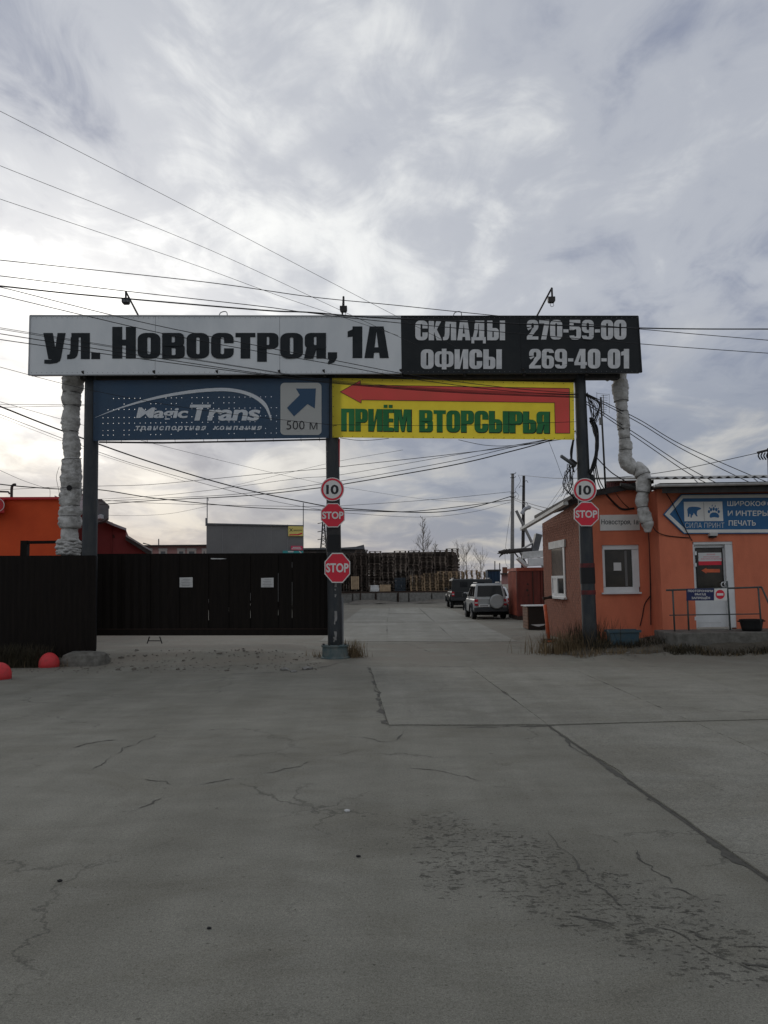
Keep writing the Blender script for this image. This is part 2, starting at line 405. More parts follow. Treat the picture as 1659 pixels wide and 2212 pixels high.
mat('snow_metal', (.40, .41, .43), .5)
mat('sign_yellow', (.72, .60, .18), .6)
mat('sign_pink', (.62, .05, .12), .6)
mat('sign_teal', (.04, .30, .30), .6)
mat('wood_old', (.11, .088, .072), .9, (.22, .18, .148), 3, rnd=.6)
mat('wood_new', (.46, .34, .215), .9, (.32, .23, .145), 3, rnd=.4)
mat('wood_rest', (.070, .056, .046), .9, (.17, .132, .108), 1.8)
mat('bark', (.07, .06, .052), .9)
mat('twig', (.20, .18, .155), .9)
mat('pole_concrete', (.26, .255, .245), .9, (.20, .195, .185), 6)
mat('pole_wood', (.055, .05, .048), .9, (.035, .03, .03), 8)
mat('cont_red', (.16, .030, .019), .75, (.09, .020, .014), 2.5, stretch=(2, 2, .4))
mat('cont_red_lit', (.36, .085, .045), .75, (.24, .05, .03), 4)  # container red lightened as if lit, for side ribs and top rail
mat('rust_dark', (.035, .018, .012), .8)
mat('drum_blue', (.02, .055, .11), .6, (.012, .03, .06), 3)
mat('car_silver', (.34, .35, .34), .35, (.29, .30, .29), 2, spec=.5)
mat('car_black', (.014, .016, .016), .40, (.02, .022, .022), 3)
mat('car_white', (.62, .63, .63), .35)
mat('car_trim', (.03, .032, .034), .7)
mat('lamp_red', (.42, .018, .03), .25)
mat('lamp_clear', (.5, .5, .5), .25)
mat('plate', (.60, .60, .58), .5)
mat('straw', (.20, .14, .07), .9, (.11, .08, .045), 3)
mat('weed_dark', (.026, .022, .012), .95, (.05, .04, .021), 4)
mat('orange_paint', (.72, .15, .05), .6, (.55, .11, .05), 8)
mat('concrete_dark', (.095, .09, .077), .95, (.17, .162, .14), 5, detail=8, bump=.8, bscale=16)
mat('crack', (.055, .052, .044), .95, (.09, .086, .072), 14)
mat('galv', (.20, .205, .21), .5, metal=.4)

# ------------------------------------------------------------------ ground
def sstep(a, b, x):
    t = max(0.0, min(1.0, (x - a) / (b - a))); return t * t * (3 - 2 * t)
def gz(x, y):
    berm = .20 * sstep(18.6, 20.4, y) * (1 - sstep(22.0, 25.0, y)) * (1 - sstep(-3.4, -1.6, x)) * sstep(-40, -12, x)
    bank = .16 * sstep(18.2, 19.2, y) * sstep(4.4, 5.6, x) * (1 - sstep(27, 30, y))
    return berm + bank * (0.7 + 0.3 * math.sin(x * 3))
def ground_mat(name, c1, c2, wear):
    gm = bpy.data.materials.new(name); gm.use_nodes = True
    t = gm.node_tree; N = t.nodes; L = t.links; b = N['Principled BSDF']; b.inputs['Roughness'].default_value = .9; b.inputs['Specular IOR Level'].default_value = .22
    g = N.new('ShaderNodeNewGeometry')
    def gnoise(sc_, det, ro=.6, st=(1, 1, 1), dist=0.0):
        mp = N.new('ShaderNodeMapping'); mp.inputs['Scale'].default_value = st; L.new(g.outputs['Position'], mp.inputs[0])
        n = N.new('ShaderNodeTexNoise'); n.inputs['Scale'].default_value = sc_; n.inputs['Detail'].default_value = det; n.inputs['Roughness'].default_value = ro; n.inputs['Distortion'].default_value = dist
        L.new(mp.outputs[0], n.inputs['Vector']); return n.outputs['Fac']
    def gramp(f, pts):
        r = N.new('ShaderNodeValToRGB'); L.new(f, r.inputs[0]); e = r.color_ramp.elements
        while len(e) < len(pts): e.new(.5)
        for el, (p, c) in zip(e, pts): el.position = p; el.color = (*c, 1)
        return r.outputs[0]
    def gmix(f, a, b_, mode='MIX'):
        m = N.new('ShaderNodeMix'); m.data_type = 'RGBA'; m.blend_type = mode
        if isinstance(f, float): m.inputs[0].default_value = f
        else: L.new(f, m.inputs[0])
        for i, v in ((6, a), (7, b_)):
            if isinstance(v, tuple): m.inputs[i].default_value = (*v, 1)
            else: L.new(v, m.inputs[i])
        return m.outputs[2]
    def gm_(op, a, b_=None, clamp=False):
        m = N.new('ShaderNodeMath'); m.operation = op; m.use_clamp = clamp
        for i, v in enumerate((a, b_)):
            if v is None: continue
            if isinstance(v, (int, float)): m.inputs[i].default_value = v
            else: L.new(v, m.inputs[i])
        return m.outputs[0]
    big = gramp(gnoise(.35, 5), [(.35, c1), (.65, c2)])
    mid = gramp(gnoise(2.2, 6, .65, (.6, 1.3, 1)), [(.36, (.90, .90, .89)), (.64, (1.05, 1.05, 1.04))])
    fine = gramp(gnoise(110, 3, .7), [(.34, (.68, .68, .67)), (.5, (1, 1, 1)), (.70, (1.3, 1.29, 1.26))])
    gr2 = gramp(gnoise(42, 5, .7), [(.36, (.84, .84, .83)), (.5, (1, 1, 1)), (.66, (1.13, 1.13, 1.12))])
    trk = gramp(gnoise(1.1, 4, .6, (1.6, .10, 1)), [(.40, (.93, .93, .92)), (.60, (1.04, 1.04, 1.04))])
    speck = gramp(gnoise(30, 2, .5), [(.26, (.5, .49, .47)), (.31, (1, 1, 1))])
    blot = gramp(gnoise(.9, 7, .7, (.7, 1, 1), .8), [(.38, (.88, .87, .85)), (.52, (1, 1, 1)), (.66, (1.05, 1.05, 1.05))])
    grit = gramp(gnoise(260, 2, .5), [(.36, (.80, .80, .80)), (.5, (1, 1, 1)), (.64, (1.22, 1.21, 1.18))])
    c = gmix(1.0, big, mid, 'MULTIPLY'); c = gmix(1.0, c, blot, 'MULTIPLY'); c = gmix(1.0, c, gr2, 'MULTIPLY'); c = gmix(1.0, c, trk, 'MULTIPLY'); c = gmix(1.0, c, grit, 'MULTIPLY'); c = gmix(1.0, c, fine, 'MULTIPLY'); c = gmix(1.0, c, speck, 'MULTIPLY')
    if wear:
        sp = N.new('ShaderNodeSeparateXYZ'); L.new(g.outputs['Position'], sp.inputs[0])
        mr = N.new('ShaderNodeMapRange'); mr.inputs[1].default_value = 16.0; mr.inputs[2].default_value = 19.5; L.new(sp.outputs[1], mr.inputs[0])
        dn = gramp(gnoise(.8, 5), [(.40, (0, 0, 0)), (.58, (1, 1, 1))])
        c = gmix(gm_('MULTIPLY', mr.outputs[0], dn), c, gmix(1.0, (.185, .168, .136), fine, 'MULTIPLY'))
    hgt = None
    vo = N.new('ShaderNodeTexVoronoi'); vo.feature = 'DISTANCE_TO_EDGE'; vo.inputs['Scale'].default_value = .42 if wear else .6
    dv = N.new('ShaderNodeTexNoise'); dv.inputs['Scale'].default_value = 1.7; dv.inputs['Detail'].default_value = 7; dv.inputs['Roughness'].default_value = .65; L.new(g.outputs['Position'], dv.inputs['Vector'])
    va = N.new('ShaderNodeVectorMath'); va.operation = 'MULTIPLY_ADD'; L.new(dv.outputs['Color'], va.inputs[0]); va.inputs[1].default_value = (.9, .9, .0); L.new(g.outputs['Position'], va.inputs[2]); L.new(va.outputs[0], vo.inputs['Vector'])
    ck = gm_('SUBTRACT', 1.0, gm_('DIVIDE', vo.outputs['Distance'], gm_('MULTIPLY', gnoise(2.3, 3), .016)), True)
    ck = gm_('MULTIPLY', ck, gm_('MULTIPLY', gm_('SUBTRACT', gnoise(.55, 3, .5), .47 if wear else .54), 9.0, True))
    c = gmix(gm_('MULTIPLY', ck, .62), c, (.045, .043, .036))
    if wear:                                   # a spot where the top layer has broken away in pits
        msk = None
        for px, py, rx, ry in ((960, 1800, .42, .75), (960, 1890, .22, .55), (1090, 1850, .60, .85), (1220, 1920, .75, .55), (1350, 1965, .80, .50), (1480, 2030, .60, .35), (1600, 2095, .5, .25)):
            q = G(px, py); v = N.new('ShaderNodeVectorMath'); v.operation = 'SUBTRACT'; L.new(g.outputs['Position'], v.inputs[0]); v.inputs[1].default_value = q
            v2 = N.new('ShaderNodeVectorMath'); v2.operation = 'MULTIPLY'; L.new(v.outputs[0], v2.inputs[0]); v2.inputs[1].default_value = (1 / rx, 1 / ry, 0)
            v3 = N.new('ShaderNodeVectorMath'); v3.operation = 'LENGTH'; L.new(v2.outputs[0], v3.inputs[0])
            d = gm_('SUBTRACT', 1.0, v3.outputs['Value'], True); msk = d if msk is None else gm_('MAXIMUM', msk, d)
        msk = gm_('MINIMUM', gm_('MULTIPLY', msk, 2.2), 1.0)
        pn1 = gm_('ADD', gnoise(12, 6, .66, (.8, 1, 1), .3), gm_('MULTIPLY', msk, .105)); pn2 = gm_('ADD', gnoise(33, 4, .6, (.75, 1, 1), .2), gm_('MULTIPLY', msk, .13))
        pit = gm_('MAXIMUM', gm_('MULTIPLY', gm_('SUBTRACT', pn1, .672), 14.0, True), gm_('MULTIPLY', gm_('SUBTRACT', pn2, .705), 14.0, True))
        few = gm_('MULTIPLY', gm_('SUBTRACT', gnoise(9, 3, .6, (.6, 1, 1)), .735), 30.0, True)
        pit = gm_('MAXIMUM', pit, few)
        soft = gm_('MULTIPLY', gm_('MULTIPLY', msk, gm_('SUBTRACT', gnoise(4.5, 4, .6), .38), True), 1.6, True)
        c = gmix(gm_('MULTIPLY', soft, .7), c, (.120, .114, .096)); c = gmix(gm_('MULTIPLY', pit, gm_('MULTIPLY', gm_('SUBTRACT', gnoise(5, 4), .18), 1.9, True), True), c, (.046, .044, .037)); hgt = pit
    L.new(c, b.inputs['Base Color'])
    bp = N.new('ShaderNodeBump'); bp.inputs['Strength'].default_value = .45; bp.inputs['Distance'].default_value = .008; L.new(gnoise(70, 5, .7), bp.inputs['Height'])
    bp2 = N.new('ShaderNodeBump'); bp2.inputs['Strength'].default_value = .18; bp2.inputs['Distance'].default_value = .05; L.new(gnoise(1.6, 4, .5), bp2.inputs['Height']); L.new(bp2.outputs[0], bp.inputs['Normal'])
    out = bp.outputs[0]
    if hgt is not None:
        bp3 = N.new('ShaderNodeBump'); bp3.invert = True; bp3.inputs['Strength'].default_value = .8; bp3.inputs['Distance'].default_value = .012; L.new(hgt, bp3.inputs['Height']); L.new(out, bp3.inputs['Normal']); out = bp3.outputs[0]
    L.new(out, b.inputs['Normal'])
    MATS[name] = gm
    return gm
gm = ground_mat('ground_asphalt', (.184, .178, .150), (.222, .216, .184), True)
ground_mat('slab', (.206, .200, .172), (.242, .236, .204), False)
ground_mat('slab_pale', (.23, .225, .198), (.28, .275, .245), False)
xs = [-3000, -800, -200, -80] + [-40 + .5 * i for i in range(161)] + [80, 200, 800, 3000]
ys = [-600, -60, -10] + [-4 + .5 * i for i in range(80)] + [40, 50, 65, 80, 120, 250, 800, 4000]
mb = MB()
mb.v = [Vector((x, y, gz(x, y))) for y in ys for x in xs]; nx = len(xs)
mb.f = [[j * nx + i, j * nx + i + 1, (j + 1) * nx + i + 1, (j + 1) * nx + i] for j in range(len(ys) - 1) for i in range(nx - 1)]
ground = struct(mb.build('ground', gm, smooth=True, at=(0, 0, 0)))

# concrete road slabs, each a piece of the road
road = bpy.data.objects.new('road', None); COL.objects.link(road); OFF['road'] = Vector((0, 0, 0)); struct(road)
def slab(pix, top, gap=.006, m='slab'):
    top = top * .45 + .002
    pts = [G(*p, .0) for p in pix]; cen = sum(pts, Vector()) / 4
    ring_ = []
    for i in range(4):                       # slightly chipped outline
        a, b_ = pts[i], pts[(i + 1) % 4]; n = 40
        for k in range(n):
            p = a.lerp(b_, k / n); d = (cen - p); d.z = 0; d.normalize()
            e = gap + abs(noise.noise(p * 5.1)) * .035 + .09 * max(0, noise.noise(p * 1.7) - .22) + .03 * max(0, noise.noise(p * 9) - .2); ring_.append(p + d * e)
    mb = MB(); mb.prism([Vector((p.x, p.y, -.03)) for p in ring_], (0, 0, top + .03))
    return mb.build('concrete_slab', MATS[m if pix[0][1] > 1400 else 'slab_pale'], road)
YA, YB = 1442, 1568.5
slab([(799, YA), (840, YB), (1184, 1567.5), (1014, YA)], .030)
slab([(1014, YA), (1184, 1567.5), (1492, 1559), (1231, 1443)], .024)
slab([(1231, 1443), (1492, 1559), (1790, 1552), (1440, 1441)], .016)
slab([(1188, 1570), (1668, 1905), (2230, 1890), (1498, 1561)], .026)
slab([(1498, 1561), (2230, 1890), (2900, 1875), (1800, 1554)], .018)
slab([(836, 1344.5), (836, 1386), (985, 1387), (939, 1344.5)], .020)
slab([(742, 1344.5), (690, 1386), (836, 1386), (836, 1344.5)], .012)
slab([(939, 1344.5), (985, 1387), (1118, 1386), (1032, 1344.5)], .012)
slab([(842, 1313), (838, 1326), (918, 1326), (904, 1313)], .020)
slab([(838, 1327), (836.5, 1344), (938.5, 1344), (919, 1327)], .026)
slab([(782, 1314), (742, 1344), (835.5, 1344), (841, 1314)], .024)
slab([(905, 1313), (939.5, 1344), (1031, 1343), (966, 1313)], .010)

# cracks and worn pits: thin dark sheets lying on the ground
def crack(pts, wd, sub=None, z=.0035, joint=False, m='crack'):
    base = [G(*p) for p in pts]; tot = sum((base[k + 1] - base[k]).length for k in range(len(base) - 1)); sub = max(8, int(tot / .05 / (len(base) - 1)))
    g3 = crom(base, sub); mb = MB(); Lp = []; Rp = []; n0 = len(g3)
    for k, p in enumerate(g3):
        q = g3[min(k + 1, n0 - 1)] - g3[max(k - 1, 0)]; nrm = Vector((-q.y, q.x, 0)).normalized(); q0 = p.copy()
        if not joint: p = p + nrm * (noise.noise(q0 * 1.7) * .07 + noise.noise(q0 * 5.0) * .055 + noise.noise(q0 * 15) * .028)
        h = wd * max(.05, .32 + 1.3 * noise.noise(q0 * 2.1 + Vector((9, 0, 0))) + .9 * noise.noise(q0 * 11)) * min(1, .1 + 6 * min(k, n0 - 1 - k) / n0)
        zz = gz(p.x, p.y) + z; e = nrm * noise.noise(q0 * 23) * h * .3; Lp.append(Vector((p.x, p.y, zz)) + nrm * h * .5 + e); Rp.append(Vector((p.x, p.y, zz)) - nrm * h * .5 + e)
    n = len(Lp); mb.v = Lp + Rp; mb.f = [[k, k + 1, n + k + 1, n + k] for k in range(n - 1)]
    return mb.build('crack', MATS[m], ground)
def joint(pts, wd=.05):
    mb = MB(); base = [G(*p, .0025) for p in pts]
    for k in range(len(base) - 1):
        a, b_ = base[k], base[k + 1]; d = (b_ - a).normalized(); nrm = Vector((-d.y, d.x, 0)) * wd / 2; mb.poly([a + nrm, b_ + nrm, b_ - nrm, a - nrm])
    return mb.build('joint', MATS['crack'], ground)
joint([(1014, 1442), (1186, 1568.5)]); joint([(1231, 1443), (1495, 1560)]); joint([(1188, 1569), (1668, 1905)]); joint([(1498, 1560), (2230, 1890)]); joint([(1184, 1568.7), (1795, 1553)])
joint([(836, 1344.5), (836, 1386)], .08); joint([(939, 1344.5), (985, 1387)], .08); joint([(842, 1313), (838, 1344)], .08); joint([(742, 1344.2), (1032, 1344.2)], .1); joint([(904, 1313), (939, 1344)], .08)
crack([(797, 1440), (812, 1478), (826, 1530), (840, 1572)], .13)
crack([(838, 1571), (950, 1571), (1100, 1570), (1186, 1570)], .05)
crack([(1186, 1571), (1260, 1625), (1316, 1665), (1400, 1723), (1500, 1790), (1600, 1859), (1668, 1908)], .05)
crack([(905, 1437), (960, 1441), (1030, 1441), (1140, 1442)], .09)
crack([(1225, 1444), (1250, 1449)], .12)
crack([(842, 1390), (900, 1390), (960, 1389), (1040, 1387)], .14)
crack([(885, 1393), (912, 1401), (926, 1409)], .05)
crack([(400, 1703), (470, 1688), (560, 1672), (640, 1655), (700, 1640), (790, 1615)], .022)
crack([(410, 1702), (350, 1728), (310, 1748), (270, 1760)], .02)
crack([(400, 1703), (360, 1690), (310, 1684)], .016)
crack([(155, 1615), (200, 1605), (255, 1598)], .03)
crack([(205, 1665), (235, 1635), (280, 1612), (360, 1580)], .018)
crack([(740, 1590), (790, 1594), (845, 1600), (880, 1575)], .022)
crack([(880, 1660), (960, 1668), (1050, 1690), (1120, 1704)], .014)
crack([(1368, 1838), (1400, 1872), (1420, 1895), (1450, 1910)], .018)
crack([(1415, 1925), (1470, 1930), (1530, 1952), (1560, 1985), (1575, 2010)], .016)
crack([(1480, 2010), (1540, 2035), (1600, 2050), (1660, 2045)], .02)
crack([(1170, 1790), (1240, 1860), (1290, 1925), (1330, 1950), (1420, 2010)], .018)
crack([(1210, 1975), (1300, 1985), (1420, 2000), (1540, 2060), (1640, 2095)], .022)
crack([(1600, 2080), (1660, 2085)], .05)
crack([(450, 1457), (530, 1455), (640, 1449), (700, 1440), (760, 1425)], .05)
crack([(1240, 1790), (1300, 1812), (1330, 1822)], .012)
# loose stones
def stone(px, py, r, m, label, name='stone', flat=.6):
    c0 = G(px, py); c0.z = gz(c0.x, c0.y); bm = bmesh.new(); bmesh.ops.create_icosphere(bm, subdivisions=1, radius=r)
    mb = MB(); mb.v = [c0 + Vector((v.co.x * 1.2, v.co.y, v.co.z * flat + r * flat * .5)) * (1 + .35 * noise.noise(v.co / r + c0)) if False else c0 + Vector((v.co.x * 1.25 * (1 + .4 * noise.noise(v.co / r * .8 + c0)), v.co.y * (1 + .4 * noise.noise(v.co / r + c0 * 2)), (v.co.z + r * .55) * flat)) for v in bm.verts]
    mb.f = [[v.index for v in f.verts] for f in bm.faces]; bm.free()
    return tag(mb.build(name, MATS[m], None), label, 'stone')
stone(750, 1753, .022, 'white_dirty', 'small pale stone lying alone in the middle of the lot')
stone(615, 1448, .10, 'concrete_old', 'leftmost of three grey rubble chunks on the crack before the gate', flat=.45)
stone(634, 1452, .07, 'concrete_old', 'small middle rubble chunk on the crack before the gate', flat=.45)
stone(663, 1446, .11, 'concrete_old', 'flat rubble chunk on the crack nearest the centre post', flat=.4)
stone(129, 1904, .016, 'rubber', 'tiny black pebble at the lower left of the lot')
stone(774, 1851, .015, 'rubber', 'tiny black pebble left of the pitted patch')
stone(452, 2006, .012, 'rubber', 'tiny dark pebble low in the middle of the lot')

# ------------------------------------------------------------------ gantry
gq = lambda px, py, off=0.0: GP.hit(px, py, off)
def px2m(px, d=20.0): return px * d / FPX
gantry = thing('sign_gantry', 'dark steel gantry of three round posts and a beam carrying the sign boards', 'gantry', gq(722, 1424))
def post(top, bot, r0, r1):
    a, b = gq(*top), gq(*bot); b = b + (b - a) * ((b.z + .1) / (a.z - b.z) if b.z > 0 else 0); mb = MB()
    n = 9; mb.tube([b.lerp(a, k / n) for k in range(n + 1)], [r0 + (r1 - r0) * k / n for k in range(n + 1)], 20)
    return mb.build('post', MATS['post_paint'], gantry, smooth=True)
post((199, 812), (192, 1300), .185, .17); post((716, 812), (724, 1400), .178, .165); post((1252, 812), (1272, 1320), .185, .145)
mb = MB(); a, b = gq(176, 815), gq(1336, 813); mb.bar(a, b, .22, .16); mb.build('beam', MATS['steel_dark'], gantry)
mb = MB(); a, b = gq(190, 826, -.1), gq(1250, 824, -.1); mb.bar(a, b, .05, .05); mb.build('stringer', MATS['steel_dark'], gantry)
for px, py in ((183, 810), (336, 809), (472, 808.5), (606, 808), (702, 807), (868, 806), (1004, 806), (1132, 805), (1267, 804)):
    mb = MB(); p = gq(px, py, .30); mb.bar(p + Vector((0, 0, -.06)), gq(px + 3, py, 0) + Vector((0, 0, .02)), .06, .07); mb.bar(p + Vector((-.03, -.06, .09)), p + Vector((0, .02, -.08)), .05, .05); mb.build('clip', MATS['steel_dark'], gantry)
# drum foot of the centre post
c0 = gq(724, 1424); c0.z = 0; c0.z = gz(c0.x, c0.y)
mb = MB(); mb.lathe(c0, [(.36, -.05), (.36, .03), (.325, .04), (.32, .16), (.315, .27), (.34, .28), (.34, .325), (.28, .33), (.17, .33)], 28); mb.build('drum_foot', MATS['teal_paint'], gantry, smooth=False, bevel=.006)
for ang in (200, 245, 290, 335):
    p = c0 + Vector((.29 * math.cos(R_(ang)), .29 * math.sin(R_(ang)), .325)); mb = MB(); mb.lathe(p, [(.03, 0), (.03, .035), (.012, .04)], 6); mb.build('bolt', MATS['steel_dark'], gantry)
# paint bands and scraps on posts
def band(top, bot, y0, y1, r, m, name='paint_band'):
    a, b = gq(*top), gq(*bot); mb = MB(); f = lambda y: a.lerp(b, (y - top[1]) / (bot[1] - top[1]))
    mb.tube([f(y0), f(y1)], r, 20, cap=False); return mb.build(name, MATS[m], gantry, smooth=True)
mat('band_black', (.012, .012, .013), .7); mat('band_red', (.16, .022, .022), .7, (.06, .02, .02), 6); mat('band_grey', (.055, .05, .05), .8, (.03, .03, .03), 5)
band((199, 812), (192, 1300), 1203, 1400, .192, 'band_black')
band((716, 812), (724, 1400), 1136, 1160, .182, 'band_grey'); band((716, 812), (724, 1400), 1160, 1196, .183, 'band_black')
band((1252, 812), (1272, 1320), 1219, 1228, .187, 'band_red'); band((1252, 812), (1272, 1320), 1228, 1262, .188, 'band_black'); band((1252, 812), (1272, 1320), 1276, 1285, .188, 'band_red')
random.seed(11)
for px, y0, y1, w_ in ((725, 1259, 1268, 5), (724, 1272, 1276, 2), (725, 1284, 1290, 3), (725, 1320, 1342, 5), (723, 1342, 1349, 2), (725, 1364, 1383, 5), (722, 1376, 1386, 3)):
    mb = MB(); pts = []
    n = 5
    for k in range(n): pts.append((px - w_ / 2 + random.uniform(-1, 1), y0 + (y1 - y0) * k / (n - 1)))
    for k in range(n): pts.append((px + w_ / 2 + random.uniform(-1, 1), y1 - (y1 - y0) * k / (n - 1)))
    mb.prism([gq(x, y, .186) for x, y in pts], GP.n * -.02); mb.build('paint_scrap', MATS['pole_concrete'], gantry)
mb = MB(); mb.prism([gq(*p, .08) for p in ((726, 1330), (740, 1330), (740, 1342), (726, 1340))], GP.n * -.02)
mb = MB(); mb.prism([gq(731.5, 948, .05), gq(734.5, 948, .05), gq(734, 1008, .05), gq(731.5, 1008, .05)], GP.n * -.04); mb.build('red_strip', MATS['sign_red'], gantry)
mb = MB(); mb.prism([gq(737, 1290, -.02), gq(742, 1290, -.02), gq(742.5, 1400, -.02), (gq(738, 1400, -.02))], GP.n * -.05); mb.build('steel_angle', MATS['galv'], gantry)

# ------------------------------------------------------------------ top sign board
board = thing('sign_board', 'long white and black address board on top of the gantry', 'sign board', gq(722, 808, .3))
TLx = [(65, 681.7), (336, 682.2), (604, 682.8), (866, 683), (1122, 683), (1378, 683.2)]
BLx = [(62, 810.2), (335, 809), (604.5, 807.6), (868, 806.5), (1126, 805.2), (1386, 804)]
for k in range(5):
    e = .35; a, b_, c_, d_ = TLx[k], TLx[k + 1], BLx[k + 1], BLx[k]
    pts = [gq(a[0] + e, a[1], .35), gq(b_[0] - e, b_[1], .35), gq(c_[0] - e, c_[1], .35), gq(d_[0] + e, d_[1], .35)]
    mb = MB(); mb.prism(pts, GP.n * -.02); mb.build('panel', MATS['board_white' if k < 3 else 'board_dark'], board)
mb = MB(); mb.prism([gq(66, 683, .325), gq(1377, 684, .325), gq(1385, 803, .325), gq(63, 809, .325)], GP.n * -.19); mb.build('back_box', MATS['sign_back'], board)
for a, b_ in ((TLx[0], TLx[3]), (TLx[3], TLx[5]), (BLx[0], BLx[3]), (BLx[3], BLx[5]), (TLx[0], BLx[0]), (TLx[5], BLx[5])):
    mb = MB(); mb.bar(gq(*a, .352), gq(*b_, .352), .03, .025, up=GP.n); mb.build('edge_trim', MATS['alu_trim' if a[0] < 860 else 'board_dark'], board)
bh = lambda x, y, off=0.0: gq(x, y, .352 + off)
put_block('ул.', bh, (93.5, 706, 217, 775.6), 'letter', MATS['letter_dark'], board, .04)
put_block('Новостроя,', bh, (242.5, 706, 729, 774.6), 'letter', MATS['letter_dark'], board, .05)
put_block('1А', bh, (751, 705, 840, 773.5), 'letter', MATS['letter_dark'], board, .06)
put_block('СКЛАДЫ', bh, (897, 692.5, 1091, 735), 'letter', MATS['letter_white'], board, .055)
put_block('ОФИСЫ', bh, (909, 754.6, 1084, 797), 'letter', MATS['letter_white'], board, .055)
put_block('270-59-00', bh, (1138, 691, 1353, 733.5), 'letter', MATS['letter_white'], board, .045)
put_block('269-40-01', bh, (1143, 753.7, 1359, 796), 'letter', MATS['letter_white'], board, .045)
random.seed(5)
mb = MB()
for k in range(120):                      # rivets along the edges
    f = k / 119; x = 68 + f * 1308
    for y in (686.5, 805 - f * 3): mb.obox(gq(x, y, .354), GP.u * .006, (0, 0, .006), GP.n * .003)
struct(mb.build('rivets', MATS['sign_back'], board), 'stuff')
for px, l in ((482, 'left'), (988, 'right')):
    mb = MB(); mb.tube(crom([gq(px - 9, 684, .2), gq(px - 6, 676, .2), gq(px + 2, 673, .2), gq(px + 8, 675, .2), gq(px + 9, 684, .2)], 4), .012, 6); mb.build('lifting_loop', MATS['galv'], board)

# flood lamps reaching out in front of the board
def flood(base, tip, lamp, label, ribs):
    o = thing('flood_lamp', label, 'lamp', gq(*base, .2), 'flood lamps above the address board')
    a = gq(*base, .2); t_ = gq(*tip, 1.1); l_ = gq(*lamp, 1.2)
    mb = MB(); mb.tube([a, t_], .022, 8); mb.build('arm', MATS['steel_dark'], o, smooth=True)
    mb = MB(); mb.tube([t_, Vector((t_.x, t_.y, l_.z))], .025, 8); mb.build('drop_rod', MATS['steel_dark'], o, smooth=True)
    h = px2m(8, 18.7); v = px2m(6.5, 18.7)
    mb = MB(); mb.prism([l_ + Vector((-h, -.06, v)), l_ + Vector((h, -.06, v)), l_ + Vector((h, -.06, -v * .5)), l_ + Vector((h * .7, -.06, -v)), l_ + Vector((-h * .7, -.06, -v)), l_ + Vector((-h, -.06, -v * .5))], (0, .12, 0)); mb.build('housing', MATS['steel_dark'], o, bevel=.008)
    if ribs:
        for k in range(5): mb = MB(); x = l_.x - h * .8 + k * h * .4; mb.box(x - .008, x + .008, l_.y - .085, l_.y - .061, l_.z - v * .6, l_.z + v * .9); mb.build('cooling_fin', MATS['galv'], o)
    else:
        mb = MB(); mb.tube(crom([l_ + Vector((-.03, 0, -v)), l_ + Vector((-.02, 0, -v - .09)), l_ + Vector((.05, 0, -v - .08)), l_ + Vector((.04, 0, -v))], 4), .006, 5); mb.build('lead', MATS['cable'], o)
    mb = MB(); mb.box(l_.x - h * .8, l_.x + h * .8, l_.y + .062, l_.y + .075, l_.z - v * .7, l_.z + v * .7); mb.build('lens', MATS['lamp_clear'], o)
flood((300, 684), (272, 630), (272, 651), 'left flood lamp with ribbed housing over the white part of the board', True)
flood((739, 684), (742, 641), (742, 668), 'middle flood lamp on a short rod beside the black panel edge', False)
flood((1159, 684), (1192, 622), (1191, 648), 'right flood lamp on a slanting arm above the phone numbers', False)

# ------------------------------------------------------------------ banners
def wave(px, py): return .002 * math.sin(px * .018 + py * .006) + .001 * math.sin(px * .05 - py * .04)
def bq(px, py, off=0.0): return gq(px, py, .20 + wave(px, py) + off)
def banner_mesh(cs, xs_, ys_, skip):
    tl, tr, br, bl = cs; mb = MB(); nx_ = len(xs_)
    for v in ys_:
        for u in xs_:
            x = (tl[0] * (1 - u) + tr[0] * u) * (1 - v) + (bl[0] * (1 - u) + br[0] * u) * v; y = (tl[1] * (1 - u) + tr[1] * u) * (1 - v) + (bl[1] * (1 - u) + br[1] * u) * v
            mb.v.append(bq(x, y))
    for j in range(len(ys_) - 1):
        for i in range(nx_ - 1):
            if (i, j) in skip: continue
            mb.f.append([j * nx_ + i, j * nx_ + i + 1, (j + 1) * nx_ + i + 1, (j + 1) * nx_ + i])
    return mb
def grommets(cs, o, ny=5, nxx=22):
    tl, tr, br, bl = cs; mb = MB()
    for a, b_, n in ((tl, tr, nxx), (bl, br, nxx), (tl, bl, ny), (tr, br, ny)):
        for k in range(n + 1):
            x = a[0] + (b_[0] - a[0]) * k / n; y = a[1] + (b_[1] - a[1]) * k / n
            x += 2.2 if abs(x - tl[0]) < 4 else (-2.2 if abs(x - tr[0]) < 4 else 0); y += 2.5 if abs(y - (tl[1] + (tr[1] - tl[1]) * (x - tl[0]) / (tr[0] - tl[0]))) < 4 else -2.5
            mb.obox(bq(x, y, .004), GP.u * .008, (0, 0, .008), GP.n * .004)
    struct(mb.build('grommets', MATS['steel_dark'], o), 'stuff')
BC = [(202, 822), (711, 816.5), (710.5, 946), (201.5, 952.6)]
blue = thing('blue_banner', 'blue transport company banner with white arc and perforations hung on the gantry', 'banner', bq(456, 950))
random.seed(21)
holes = []
Z5 = lambda x, y: (195.1 + x / 3.068, 802.7 + y / 3.068)
xl = [0.0]; hx = []
x = 85.0
while x < 1520:
    u = (Z5(x, 0)[0] - 202) / 509; hx.append(u); xl += [u - .0012, u + .0012]; x += 34.5 + random.uniform(-2, 3)
xl.append(1.0); yl = [0.0]; hy = []
for zy in (172, 209, 245, 298, 336, 382, 413):
    v = (Z5(0, zy)[1] - 819.5) / 130; hy.append(v); yl += [v - .0052, v + .0052]
yl.append(1.0); skip = set()
